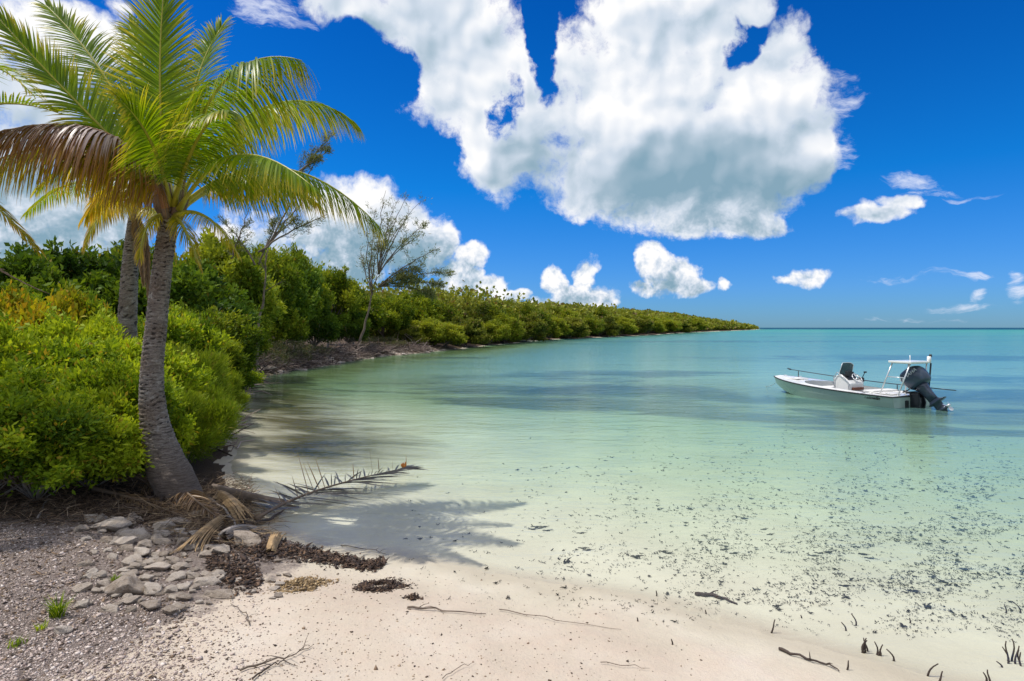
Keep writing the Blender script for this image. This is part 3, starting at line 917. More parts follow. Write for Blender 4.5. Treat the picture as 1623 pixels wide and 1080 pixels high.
for i, (px, Y, s, top) in enumerate(mg):
    k = 'mangrove_a' if i % 3 else 'mangrove_b'
    if i < 5:
        lab = 'yellow green mangrove ' + lab3[i]
    else:
        lab = ('dull green' if i % 3 == 0 else 'yellow green') + ' mangrove number %s from the left in the far shore hedge' % ORD[i]
    putp(k, px, Y, s, top, lab, G3, HP[k])
G4 = 'grey scrub bushes on the rocky bank'
for px, Y, s, top, lab in [(405, 30, 1.2, 548, 'grey leafless scrub bush at the left end of the rocky bank'), (445, 33, 1.3, 545, 'grey green scrub bush in the middle of the rocky bank'),
                           (490, 37.5, 1.2, 550, 'grey scrub bush at the right end of the rocky bank'), (600, 52.5, 1.6, 536, 'bleached scrub bush under the sparse pine')]:
    putp('dull', px, Y, s, top, lab, G4, HP['dull'])

# far forest: what nobody could count
def far_forest():
    r = np.random.default_rng(5)
    n = 60000
    Y = np.exp(r.uniform(math.log(75), math.log(1250), n * 2)); a = r.uniform(-.9, .45, n * 2)
    X = np.tan(a) * Y
    d = shore_dist(X, Y)
    px = CX + F * X / Y
    w = (d > 4 + Y * .004) & (px > 560) & (d < 40 + Y * .9)
    X, Y, d = X[w], Y[w], d[w]
    # each a bush of leaf clumps: give it a height and scatter faces over its dome
    m = len(X)
    hgt = r.gamma(9, .48, m).clip(2, 8.5) * (1 - .25 * (Y > 600))
    gz = ground_z(X, Y)
    k = 22
    D = nrm(r.normal(0, 1, (m * k, 3)) + np.array([0, -.3, .6]))
    W = np.repeat(1.3 + Y * .006, k)[:, None]
    C = np.stack([np.repeat(X, k), np.repeat(Y, k), np.repeat(gz + hgt * .55, k)], -1) + D * np.stack([W[:, 0] * 1.1, W[:, 0] * 1.1, np.repeat(hgt * .5, k)], -1) * r.uniform(.6, 1, (m * k, 1))
    keep = C[:, 2] > .1
    C, D = C[keep], D[keep]
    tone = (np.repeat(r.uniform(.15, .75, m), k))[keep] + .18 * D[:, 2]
    size = (.16 + np.repeat(Y, k)[keep] * .0030)
    n_ = len(C)
    Dl = nrm(D + r.normal(0, .8, (n_, 3))); side = nrm(np.cross(Dl, r.normal(0, 1, (n_, 3))))
    L = size[:, None] * 1.5
    V = np.stack([C - Dl * L * .5, C + side * L * .38, C + Dl * L * .5, C - side * L * .38], 1).reshape(-1, 3)
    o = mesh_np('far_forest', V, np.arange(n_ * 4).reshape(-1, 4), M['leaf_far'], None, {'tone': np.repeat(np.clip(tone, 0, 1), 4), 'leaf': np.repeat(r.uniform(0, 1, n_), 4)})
    tag(o, 'low green forest covering the headland out to the point', 'forest', kind='stuff')
    print('far forest bushes', m, 'faces', n_)


far_forest()


# ---------------------------------------------------------------- palms
def bez(p, u):
    if len(p) == 3:
        return p[0] * (1 - u) ** 2 + p[1] * (2 * u * (1 - u)) + p[2] * u * u
    return p[0] * (1 - u) ** 3 + p[1] * 3 * u * (1 - u) ** 2 + p[2] * 3 * u * u * (1 - u) + p[3] * u ** 3


def frond(parent, pts, L, droop=.8, n=64, mat='frond', rmat='rachis', start=.16, width=.0115, ref=(0, 0, 1), lift=.25, seed=0, r0=.028, fwd=(.35, 1.5), sides=(1, -1), gap=0.0, dn=1.9, jit=0.0, roll=.25, name='frond', gone=0.0, tipl=.35):
    r = np.random.default_rng(seed)
    P = [Vector(p) for p in pts]
    wpar = parent.matrix_world if parent is not None else None
    base = Vector(parent.location) if parent is not None else Vector((0, 0, 0))
    ref = Vector(ref)
    VV, TT, RN = [], [], []
    m = 5
    n = int(n * dn)
    for i in range(n):
        u = start + (1 - start) * (i + .5) / n
        c = bez(P, u) - base
        T = (bez(P, min(1, u + .02)) - bez(P, max(0, u - .02))).normalized()
        S = T.cross(ref)
        S = S.normalized() if S.length > .15 else T.cross(Vector((0, -1, .2))).normalized()
        N = S.cross(T)
        q = (u - start) / (1 - start)
        prof = (min(1, .45 + q * 2.4)) * (1 - (1 - tipl) * q ** 2.2)
        for s in sides:
            if r.random() < gone:
                continue
            fa = fwd[0] + (fwd[1] - fwd[0]) * q ** 1.5 + r.normal(0, .05)
            fa = fa + r.normal(0, 1) * jit
            d = (S * s * math.cos(fa * .8) + T * math.sin(min(1.5, fa) * .8) + N * (lift + r.normal(0, .07))).normalized()
            ll = L * prof * r.uniform(.85 - .4 * min(1, jit * 2), 1.08)
            p = c + S * s * .008
            dr = droop * r.uniform(.8, 1.25)
            tw = r.normal(0, roll)
            rn = r.random()
            rows = []
            for k in range(m + 1):
                t = k / m
                dd = (d + Vector((0, 0, -1)) * dr * t * 1.6).normalized()
                if k:
                    p = p + dd * (ll / m)
                wv = dd.cross(N * math.cos(tw) + S * s * math.sin(tw))
                wv = wv.normalized() if wv.length > 1e-3 else S
                w = width * (1 - .97 * t ** 2.2) * (.55 + 1.6 * t if t < .28 else 1.0)
                rows.append((p + wv * w, p - wv * w))
            for a, b in rows:
                VV.append(a[:]); VV.append(b[:])
                RN.append(rn); RN.append(rn)
            for k in range(m + 1):
                v = k / m * .85 + q * .15
                TT.append(v); TT.append(v)
    VV = np.array(VV)
    nl = len(VV) // (2 * (m + 1))
    base_i = np.arange(nl)[:, None] * 2 * (m + 1)
    Fq = np.stack([base_i + 2 * np.arange(m)[None], base_i + 2 * np.arange(m)[None] + 1, base_i + 2 * np.arange(m)[None] + 3, base_i + 2 * np.arange(m)[None] + 2], -1).reshape(-1, 4)
    o = mesh_np(name, VV, Fq, M[mat], parent, {'along': np.array(TT), 'leaf': np.array(RN)}, True)
    mb = MB()
    mb.tube([bez(P, i / 16) - base for i in range(17)], [r0 * (1.6 if i == 0 else 1.0) * (1 - .9 * i / 16) + .002 for i in range(17)], 6)
    mb.build('rachis', M[rmat], o)
    return o


def trunk_mesh(parent, rows, name='trunk', sides=40, seg=230, seed=1, ringamp=.018, rootflare=True):
    """rows: world centre and radius from the foot up"""
    base = Vector(parent.location)
    C = np.array([tuple(Vector(c) - base) for c, _ in rows]); Rr = np.array([r for _, r in rows])
    s = np.linspace(0, len(rows) - 1, seg)
    # smooth (Catmull-like) by repeated averaging of linear interpolation
    cx = np.stack([np.interp(s, np.arange(len(rows)), C[:, i]) for i in range(3)], -1)
    rd = np.interp(s, np.arange(len(rows)), Rr)
    for _ in range(60):
        cx[1:-1] = (cx[:-2] + 2 * cx[1:-1] + cx[2:]) / 4; rd[1:-1] = (rd[:-2] + 2 * rd[1:-1] + rd[2:]) / 4
    r = np.random.default_rng(seed)
    zlen = np.concatenate([[0], np.cumsum(np.linalg.norm(np.diff(cx, axis=0), axis=1))])
    V, ring = [], []
    for i in range(seg):
        for k in range(sides):
            a = 2 * math.pi * k / sides
            wz = zlen[i] + .02 * math.sin(2 * a + zlen[i] * 3) + .012 * math.sin(5 * a + 1)
            ph = (wz / .062) % 1
            up = sst(np.array(zlen[i]), .45, .9)
            rg = max(0, 1 - ph * 2.4) * float(up) * (.5 + 1.1 * abs(mnoise.noise(Vector((math.cos(a) * 1.5, math.sin(a) * 1.5, zlen[i] * 4)))) * 2)
            nz = mnoise.noise(Vector((math.cos(a) * 3, math.sin(a) * 3, zlen[i] * 9 + seed)))
            nz2 = mnoise.noise(Vector((math.cos(a) * 8, math.sin(a) * 8, zlen[i] * 26 + seed)))
            rr2 = rd[i] * (1 + .05 * nz + .035 * nz2) + ringamp * (ph * .6 - .45 * rg) * float(up)
            V.append((cx[i, 0] + rr2 * math.cos(a), cx[i, 1] + rr2 * math.sin(a), cx[i, 2])); ring.append(rg)
    ii, kk = np.meshgrid(np.arange(seg - 1), np.arange(sides), indexing='ij')
    k2 = (kk + 1) % sides
    Fq = np.stack([ii * sides + kk, ii * sides + k2, (ii + 1) * sides + k2, (ii + 1) * sides + kk], -1).reshape(-1, 4)
    return mesh_np(name, np.array(V), Fq, M['bark'], parent, {'ring': np.array(ring)}, True)


YP = 7.6
foot = at(283, 790, YP)
palm = thing('coconut_palm', foot, 'leaning coconut palm with a swollen grey trunk and yellow green crown over the inlet', 'palm tree', 'coconut palms on the left shore')
pr = [((286, 802), 37), ((284, 780), 37), ((273, 757), 38), ((262, 730), 33), ((252, 700), 27), ((245, 670), 23), ((241, 635), 20), ((240, 600), 18.5), ((243, 560), 17), ((247, 520), 16.5), ((251, 480), 16), ((255, 440), 15.5), ((260, 400), 15), ((265, 370), 14.5), ((269, 345), 13.5), ((272, 318), 11)]
trunk_mesh(palm, [(at(a, b, YP), w * .88 / F * YP) for (a, b), w in pr])
# sheaths and leaf bases round the head of the trunk
mb = MB()
for k in range(16):
    a = k * 2.4
    b0 = at(270, 352 - k * 2.2, YP)
    dv = Vector((math.cos(a), math.sin(a), 0))
    mb.tube([b0 + dv * .08, b0 + dv * .15 + Vector((0, 0, .10)), b0 + dv * .22 + Vector((0, 0, .26 + .1 * random.random()))], [.05, .04, .018], 6)
MBo = mb
for i in range(len(MBo.v)):
    MBo.v[i] = tuple(Vector(MBo.v[i]) - foot)
MBo.build('leaf_bases', M['rachis_dry'], palm)
CB = lambda dx=0, dy=0, Y=YP: at(271 + dx, 332 + dy, Y)
fr = [  # control points (column, row, depth), leaflet length, droop, keywords
    ([(268, 330, 7.6), (256, 220, 7.45), (246, 110, 7.2), (262, -35, 7.1)], .80, .12, dict(ref=(0, -1, .1), lift=.15, n=84, fwd=(.35, 1.4))),
    ([(275, 330, 7.7), (262, 210, 8.2), (232, 100, 8.6), (205, 40, 9.0)], .72, .25, dict(ref=(0, -1, .3), n=64)),
    ([(262, 322, 7.5), (205, 235, 7.2), (110, 160, 6.9), (-10, 20, 6.6)], .62, .35, dict(ref=(.3, -.7, .7), n=72, fwd=(.6, 1.5))),
    ([(266, 320, 7.7), (215, 190, 7.9), (150, 80, 8.1), (72, 8, 8.3)], .66, .35, dict(ref=(.3, -.8, .6), n=70)),
    ([(278, 322, 7.7), (290, 200, 8.0), (310, 100, 8.3), (352, 42, 8.5)], .70, .35, dict(ref=(-.3, -.8, .6), n=70)),
    ([(280, 322, 7.55), (310, 130, 7.3), (390, 70, 7.1), (478, 96, 6.9)], 1.15, 1.7, dict(n=88, lift=.05)),
    ([(282, 325, 7.7), (350, 170, 8.1), (470, 120, 8.6), (562, 195, 8.9)], .95, 1.15, dict(n=84, lift=.12)),
    ([(284, 330, 7.65), (380, 240, 7.6), (490, 240, 7.6), (602, 360, 7.6)], .92, 1.5, dict(n=90, lift=.05)),
    ([(284, 332, 7.5), (350, 215, 6.9), (420, 230, 6.4), (500, 300, 6.0)], .62, 1.2, dict(n=64, lift=.1)),
    ([(262, 330, 7.45), (215, 180, 7.1), (90, 175, 6.7), (-90, 240, 6.3)], .95, 1.9, dict(n=88, mat='frond_red', rmat='rachis_red', lift=-.05, start=.06)),
    ([(262, 334, 7.55), (205, 200, 7.4), (90, 205, 7.1), (-80, 285, 6.8)], .95, 2.0, dict(n=80, mat='frond_gold', lift=-.1, start=.08)),
    ([(266, 335, 7.9), (235, 230, 8.6), (190, 210, 9.2), (140, 260, 9.8)], .60, 1.3, dict(n=50)),
    ([(274, 330, 7.9), (285, 200, 8.7), (330, 150, 9.3), (400, 140, 9.9)], .75, .9, dict(n=60)),
    ([(272, 345, 7.6), (282, 335, 7.4), (300, 375, 7.35), (318, 425, 7.4)], .34, 1.2, dict(n=30, width=.006, mat='frond_gold', rmat='rachis')),
    ([(262, 345, 7.6), (240, 330, 7.4), (224, 370, 7.3), (222, 410, 7.3)], .34, 1.2, dict(n=26, width=.006, mat='frond_gold')),
    ([(280, 342, 7.5), (310, 325, 7.2), (345, 345, 7.0), (378, 405, 7.0)], .30, 1.3, dict(n=30, width=.006, mat='frond_gold')),
    ([(258, 338, 7.6), (225, 275, 7.7), (180, 280, 7.9), (135, 345, 8.0)], .55, 1.5, dict(n=50, mat='frond_gold')),
    ([(270, 325, 7.5), (255, 240, 7.0), (225, 190, 6.7), (190, 160, 6.4)], .60, .5, dict(n=54, ref=(.2, -.8, .5))),
    ([(276, 325, 7.5), (300, 230, 7.0), (330, 180, 6.5), (362, 175, 6.1)], .70, 1.0, dict(n=54)),
    ([(284, 335, 7.7), (360, 270, 8.0), (440, 262, 8.4), (510, 330, 8.8)], .60, 1.4, dict(n=60, mat='frond_gold')),
]
for i, (p, L, dr, kw) in enumerate(fr):
    frond(palm, [at(*q) for q in p], L, dr, seed=100 + i, **kw)
# the old purple leaflets lie over the red frond's upper side
pu = frond(palm, [at(*q) for q in [(262, 329, 7.43), (215, 178, 7.08), (90, 172, 6.68), (-90, 236, 6.28)]], .70, 1.5, seed=150, n=80, mat='frond_purple', rmat='rachis_red', lift=.22, start=.05)
pu['label'] = 'withering purple brown frond'

foot2 = at(203, 505, 12.0); foot2.z = float(ground_z(foot2.x, foot2.y))
palm2 = thing('coconut_palm', foot2, 'second palm behind the shrubs with a thin dark straight trunk', 'palm tree', 'coconut palms on the left shore')
trunk_mesh(palm2, [(foot2, .2), (at(200, 560, 12), .18), (at(203, 480, 12), .16), (at(206, 420, 12), .14), (at(210, 380, 12), .13), (at(214, 345, 12), .11), (at(216, 325, 12), .08)], seed=4, seg=120, sides=18)
fr2 = [([(216, 340, 12), (190, 250, 12), (130, 230, 12), (60, 300, 12)], .8, 1.3, {}), ([(216, 340, 12), (210, 220, 12.3), (190, 150, 12.6), (150, 110, 13)], .8, .6, dict(ref=(0, -.8, .5))),
       ([(216, 340, 12), (240, 240, 12), (300, 220, 12), (370, 290, 12)], .8, 1.2, {}), ([(216, 340, 12), (230, 200, 12.5), (260, 150, 13), (310, 130, 13.5)], .8, .8, {}),
       ([(216, 342, 12), (190, 300, 11.5), (160, 320, 11), (135, 390, 10.8)], .6, 1.5, dict(mat='frond_gold')), ([(216, 342, 12), (240, 310, 11.6), (262, 340, 11.2), (275, 410, 11)], .5, 1.5, dict(mat='frond_gold')),
       ([(216, 342, 12), (226, 345, 12.0), (234, 390, 12.0), (236, 470, 12.0)], .32, 2.0, dict(mat='frond_dry', rmat='rachis_dry')), ([(216, 342, 12), (215, 330, 11.8), (224, 390, 11.8), (228, 450, 11.9)], .3, 2.0, dict(mat='frond_dry', rmat='rachis_dry')),
       ([(216, 340, 12), (180, 270, 12.6), (110, 270, 13), (40, 340, 13.6)], .7, 1.3, {})]
for i, (p, L, dr, kw) in enumerate(fr2):
    frond(palm2, [at(*q) for q in p], L, dr, seed=200 + i, n=50, **kw)

foot3 = Vector((-7.9, 7.0, 0)); foot3.z = float(ground_z(-7.9, 7.0))
palm3 = thing('coconut_palm', foot3, 'palm standing outside the left edge, only its hanging frond tips in the picture', 'palm tree', 'coconut palms on the left shore')
top3 = Vector((-7.6, 7.1, 4.1))
trunk_mesh(palm3, [(foot3, .24), (foot3.lerp(top3, .15), .2), (foot3.lerp(top3, .4), .16), (foot3.lerp(top3, .7), .14), (top3, .11)], seed=9, seg=100, sides=16)
fr3 = [([top3, at(-110, 90, 6.7), at(-30, 60, 6.4), at(52, 150, 6.1)], .55, .45, dict(n=36, lift=.5)),
       ([top3, at(-120, 200, 6.9), at(-30, 130, 6.8), at(100, 182, 6.7)], .42, .3, dict(n=30, lift=.6)),
       ([top3, at(-120, 230, 7.0), at(-20, 300, 7.0), at(62, 398, 7.0)], .42, .35, dict(n=46, lift=.1, fwd=(.8, 1.6), mat='frond_gold')),
       ([top3, at(-140, 330, 7.2), at(-30, 425, 7.2), at(78, 466, 7.2)], .10, .2, dict(n=20, mat='frond_dry', rmat='rachis_dry', gone=.5)),
       ([top3, at(-190, 60, 6.4), at(-260, 40, 6), at(-330, 100, 5.8)], .8, 1.0, {}), ([top3, at(-200, 60, 7.4), at(-240, 0, 8), at(-250, -20, 8.8)], .8, .8, {}),
       ([top3, at(-150, 60, 7.4), at(-100, 0, 7.8), at(-40, 30, 8.4)], .7, .9, {}), ([top3, at(-280, 200, 7.0), at(-360, 260, 7), at(-420, 380, 7.1)], .7, 1.3, dict(mat='frond_gold')),
       ([top3, at(-140, 60, 7.2), at(-60, 30, 7.2), at(30, 92, 7.3)], .5, .6, dict(n=46))]
for i, (p, L, dr, kw) in enumerate(fr3):
    kw = dict(dict(n=44), **kw)
    frond(palm3, p, L, dr, seed=300 + i, **kw)


# ---------------------------------------------------------------- sparse pines
def pine(foot, tips, label, seed, r0, tuft, ntuft, twigs=9, cen=None):
    """Thin forking tree: main limbs to given tips, twigs off each, tufts of needles on the twigs."""
    rnd = random.Random(seed); r = np.random.default_rng(seed)
    root = thing('casuarina_tree', foot, label, 'tree', 'sparse pines on the left shore')
    mb = MB(); C, N = [], []
    for ti, (start, tp, bend, dens) in enumerate(tips):
        a, b = Vector(start) - foot, Vector(tp) - foot
        L = (b - a).length
        c = a.lerp(b, .5) + Vector(bend)
        pts = [a * (1 - u) ** 2 + c * 2 * u * (1 - u) + b * u * u + Vector((rnd.gauss(0, 1), rnd.gauss(0, 1), 0)) * L * .008 for u in [i / 10 for i in range(11)]]
        rr_ = r0 * (1.0 if ti == 0 else .42)
        mb.tube(pts, [rr_ * (1 - .88 * i / 10) + .006 for i in range(11)], 6)
        for _ in range(int(twigs * max(dens, .5))):
            i = rnd.randint(2 if ti else 5, 9); p = pts[i].lerp(pts[i + 1], rnd.random()); t = (pts[i + 1] - pts[i]).normalized()
            d = (t * 1.1 + Vector((rnd.gauss(0, .7), rnd.gauss(0, .7), rnd.gauss(.15, .35)))).normalized()
            tl = L * rnd.uniform(.10, .24) * (1.2 - i / 14)
            q = [p + d * tl * u + Vector((0, 0, -.10 * tl * u * u)) + Vector((rnd.gauss(0, .02), rnd.gauss(0, .02), 0)) * tl for u in (0, .25, .5, .75, 1)]
            mb.tube(q, [rr_ * .16 * (1 - .7 * u) + .005 for u in (0, .25, .5, .75, 1)], 4, cap=False)
            for _ in range(3):
                j = rnd.randint(1, 3); d2 = (d + Vector((rnd.gauss(0, .8), rnd.gauss(0, .8), rnd.gauss(0, .4)))).normalized()
                mb.tube([q[j], q[j] + d2 * tl * .4], [.008, .003], 3, cap=False)
                for u in (.5, 1.0):
                    if rnd.random() < dens:
                        C.append(q[j] + d2 * tl * .4 * u); N.append(d2)
            for u in range(1, 5):
                for _ in range(ntuft):
                    if rnd.random() < dens:
                        C.append(q[u] + Vector((rnd.gauss(0, .05), rnd.gauss(0, .05), rnd.gauss(0, .05))) * tl); N.append(d)
    mb.build('trunk', M['wood'], root)
    if C:
        leaf_mesh('needle_tufts', np.array([c[:] for c in C]), np.array([n_[:] for n_ in N]), 6, tuft, tuft * .09, M['needle'], .6, None, root, .2, seed, tuft * .5)
    return root


Yp = 46.0
A_ = lambda px, py, Y=Yp: at(px, py, Y)
ft = A_(566, 548); ft.z = float(ground_z(ft.x, ft.y))
tips = [(ft, A_(598, 440), (0, 0, .2), .3)]
fk = A_(590, 468); fk2 = A_(600, 435)
for px, py, dn in [(612, 302, .35), (630, 318, .35), (648, 308, .25), (664, 322, .35), (596, 330, .2), (583, 352, .15), (573, 392, .12), (680, 352, .5), (668, 372, .6), (622, 350, .4), (605, 372, .25), (642, 350, .5), (590, 400, .2)]:
    tips.append((fk if px < 610 else fk2, A_(px, py, Yp + random.uniform(-1.5, 1.5)), (-.4, 0, .5), dn))
for px, py, dn in [(712, 432, .95), (700, 452, 1.0), (686, 468, 1.0), (672, 424, .7), (700, 392, .35), (655, 440, .9)]:
    tips.append((A_(600, 455), A_(px, py, Yp + random.uniform(-1, 1)), (0, 0, .6), dn))
pine(ft, tips, 'tall sparse pine with many bare upright branches before the white cloud', 3, .13, .26, 2, 16)
Yq = 25.0
ft = A_(400, 560, Yq); ft.z = float(ground_z(ft.x, ft.y))
tips = [(ft, A_(425, 395, Yq), (0, 0, 0), .2)]
B_ = lambda px, py: A_(px, py, Yq + random.uniform(-.5, .5))
for s, e, dn in [((410, 400), (520, 340), .8), ((415, 400), (470, 345), .7), ((420, 395), (500, 300), .6), ((420, 395), (524, 218), .0), ((360, 430), (395, 330), .7), ((405, 420), (350, 350), .8), ((410, 420), (440, 350), .8)]:
    tips.append((B_(*s), B_(*e), (.1, 0, .3), dn))
tips.append((B_(455, 300), B_(532, 205), (0, 0, 0), 1.3)); tips.append((B_(462, 282), B_(520, 240), (0, 0, .1), 1.1))
pine(ft, tips, 'ragged pine behind the palm crown with a dark feathery branch against the sky', 8, .09, .13, 2, 12)


# ---------------------------------------------------------------- stones
def stone_mesh(seed, flat=.6):
    r = np.random.default_rng(seed)
    import bmesh
    bm = bmesh.new()
    bmesh.ops.create_icosphere(bm, subdivisions=4, radius=1)
    planes = [(nrm(r.normal(0, 1, 3)), r.uniform(.45, .85)) for _ in range(15)]
    for v in bm.verts:
        p = np.array(v.co)
        for n_, d in planes:
            h = p @ n_ - d
            if h > 0:
                p = p - n_ * h * .97
        q = Vector(p)
        q *= 1 + .16 * mnoise.noise(q * 1.6 + Vector((seed, 0, 0))) + .08 * mnoise.noise(q * 4.5 + Vector((seed, 3, 0))) + .02 * mnoise.noise(q * 12)
        v.co = (q.x, q.y * .8, q.z * flat)
    me = bpy.data.meshes.new('limestone_rock')
    bm.to_mesh(me); bm.free()
    me.polygons.foreach_set("use_smooth", np.ones(len(me.polygons), bool))
    me.materials.append(M['rock'])
    return me


STONES = [stone_mesh(i, f) for i, f in enumerate([.38, .55, .6, .42, .7, .5, .35, .65])]
GS = 'limestone stones heaped beside the palm foot'


def stone(px, py, wpx, label, v=None, flat=1.0, group=GS, rz=None, sink=.55):
    p = gp(px, py)
    s = wpx * 1.0 / F * p.y / 2
    v = random.randrange(8) if v is None else v
    o = link(bpy.data.objects.new('limestone_rock', STONES[v]))
    o.scale = (s * 1.05, s * random.uniform(.8, 1.1), s * flat * random.uniform(.8, 1.05))
    o.location = (p.x, p.y, p.z + o.scale[2] * .45 * (1 - sink))
    o.rotation_euler = (random.uniform(-.15, .15), random.uniform(-.15, .15), random.uniform(-.5, .5) if rz is None else rz)
    return tag(o, label, 'stone', group)


big = [(175, 838, 78, 'broad grey slab at the upper left of the stone heap', 0), (215, 852, 50, 'pinkish flat stone beside the broad grey slab', 3), (280, 832, 52, 'grey angular slab tilted under the dry fronds', 0),
       (255, 838, 36, 'round greenish stone touching the tilted grey slab', 4), (198, 862, 46, 'cream flat stone below the broad grey slab', 6), (225, 880, 44, 'brown shaded stone left of the pale plate stone', 1),
       (248, 902, 48, 'pale plate like stone in the middle of the heap', 0), (285, 902, 30, 'small brown round stone right of the pale plate stone', 4), (283, 918, 36, 'grey oval stone above the lowest grey oval one', 2),
       (292, 934, 34, 'lowest grey oval stone on the right of the heap', 2), (232, 921, 32, 'small oval stone under the pale plate stone', 5), (205, 917, 34, 'light stone left of the small oval one', 3),
       (190, 940, 70, 'long brown block lying at the left end of the heap', 7), (243, 938, 44, 'cream stone right of the long brown block', 1), (238, 962, 52, 'flat white stone at the front of the heap', 0),
       (270, 972, 40, 'squat brown stone at the front right of the heap', 5), (178, 968, 34, 'dark layered stone in front of the long brown block', 3), (205, 955, 40, 'grey slab between the long brown block and the flat white stone', 6),
       (310, 868, 34, 'pale blue grey stone beside the curled dry sheath', 2), (322, 882, 28, 'narrow blue grey stone standing next to the pale one', 4), (345, 876, 38, 'round buff stone right of the curled dry sheath', 4),
       (390, 862, 62, 'large pale blue grey rock in the shade of the fallen fronds', 1), (330, 925, 44, 'grey stone half buried in the dark wrack', 3), (290, 950, 34, 'buff stone at the right foot of the heap', 5),
       (130, 935, 40, 'dark mossy stone sunk in the gravel left of the heap', 6), (355, 945, 46, 'low wet grey stone at the right end of the heap', 3), (98, 1002, 30, 'whitish stone beside the green grass tuft', 1)]
for px, py, w, lab, v in big:
    stone(px, py, w, lab, v)
for i in range(150):
    u, v = random.random(), random.random()
    px = 140 + 210 * u + 30 * random.uniform(-1, 1); py = 822 + 150 * v
    if px > 330 and py < 860: continue
    stone(px, py, random.uniform(12, 30), 'small buff limestone stone filling the gaps of the heap', flat=1.2)
for i in range(22):
    stone(random.uniform(330, 470), random.uniform(880, 950), random.uniform(10, 22), 'small grey stone lying among the dark wrack right of the heap', flat=.9)
# rocks on the far bank
for i in range(110):
    Yr = random.uniform(20, 56)
    xs = np.interp(Yr, [20, 21.7, 27.1, 33.4, 47, 55, 60], [-9.4, -10.1, -12.2, -11.9, -11, -8.2, -6.5])
    x = xs + random.uniform(-.9, .55)
    s = random.uniform(.12, .5)
    o = link(bpy.data.objects.new('limestone_rock', STONES[random.randrange(8)]))
    o.scale = (s * 1.3, s, s * .7)
    o.location = (x, Yr, max(float(ground_z(x, Yr)), -.1) + .03)
    o.rotation_euler = (random.uniform(-.3, .3), random.uniform(-.3, .3), random.uniform(0, 6.28))
    tag(o, 'weathered rock at the waterline of the bank across the inlet', 'rock', 'rocks along the bank across the inlet')


# ---------------------------------------------------------------- small loose material
def chips(name, X, Y, size, mat, flat=.45, lift=0.0, tone=None, seed=0, elong=1.3, zpile=None):
    """Small irregular stones or flakes, each an 8-faced lump."""
    r = np.random.default_rng(seed)
    n = len(X)
    Z = ground_z(X, Y) if zpile is None else zpile
    base = np.array([(1, 0, 0), (0, 1, 0), (-1, 0, 0), (0, -1, 0), (0, 0, 1), (0, 0, -1)], float)
    V = base[None] * r.uniform(.6, 1.25, (n, 6, 1)) + r.normal(0, .12, (n, 6, 3))
    V *= np.stack([size * elong, size, size * flat], -1)[:, None, :]
    a = r.uniform(0, 6.283, n); b = r.normal(0, .35, n)
    ca, sa, cb, sb = np.cos(a), np.sin(a), np.cos(b), np.sin(b)
    x = V[..., 0] * cb[:, None] + V[..., 2] * sb[:, None]; z = -V[..., 0] * sb[:, None] + V[..., 2] * cb[:, None]; y = V[..., 1]
    V = np.stack([x * ca[:, None] - y * sa[:, None], x * sa[:, None] + y * ca[:, None], z], -1)
    V += np.stack([X, Y, Z + lift + size * flat * .4], -1)[:, None, :]
    fs = np.array([(0, 1, 4), (1, 2, 4), (2, 3, 4), (3, 0, 4), (1, 0, 5), (2, 1, 5), (3, 2, 5), (0, 3, 5)])
    Fq = (np.arange(n) * 6)[:, None, None] + fs[None]
    tone = r.uniform(0, 1, n) if tone is None else tone
    return mesh_np(name, V.reshape(-1, 3), Fq.reshape(-1, 3), mat, None, {'tone': np.repeat(tone, 6)})


def sticks(name, P, D, L, rad_, mat, parent=None, seed=0, bend=.25):
    """Thin bent twigs: two-segment triangular rods."""
    r = np.random.default_rng(seed)
    n = len(P)
    D = nrm(D); S = nrm(np.cross(D, np.array([0, 0, 1.0]) + r.normal(0, .2, (n, 3)))); U = np.cross(S, D)
    pts = [P, P + D * L[:, None] * .5 + (S * r.normal(0, bend, (n, 1)) + U * abs(r.normal(0, bend * .4, (n, 1)))) * L[:, None] * .5, P + D * L[:, None]]
    V = []
    for i, p in enumerate(pts):
        rr_ = rad_ * (1, .8, .35)[i]
        for a in (0, 2.094, 4.188):
            V.append(p + (S * math.cos(a) + U * math.sin(a)) * rr_[:, None])
    V = np.stack(V, 1)
    fs = np.array([(i * 3 + k, i * 3 + (k + 1) % 3, (i + 1) * 3 + (k + 1) % 3, (i + 1) * 3 + k) for i in range(2) for k in range(3)])
    Fq = (np.arange(n) * 9)[:, None, None] + fs[None]
    return mesh_np(name, V.reshape(-1, 3), Fq.reshape(-1, 4), mat, parent, {'tone': np.repeat(r.uniform(0, 1, n), 9)})


def px_scatter(n, x0, x1, y0, y1, f, r):
    """n ground points spread over a part of the photo, kept with probability f(px, py)"""
    out = []
    while len(out) < n:
        px = r.uniform(x0, x1, n); py = r.uniform(y0, y1, n)
        k = r.random(n) < f(px, py)
        out += list(zip(px[k], py[k]))
    out = np.array(out[:n])
    Y = (H - .2) * F / (out[:, 1] - HY); X = (out[:, 0] - CX) / F * Y
    for _ in range(8):
        z = ground_z(X, Y)
        Y = .5 * Y + .5 * (H - z) * F / (out[:, 1] - HY); X = (out[:, 0] - CX) / F * Y
    return X, Y


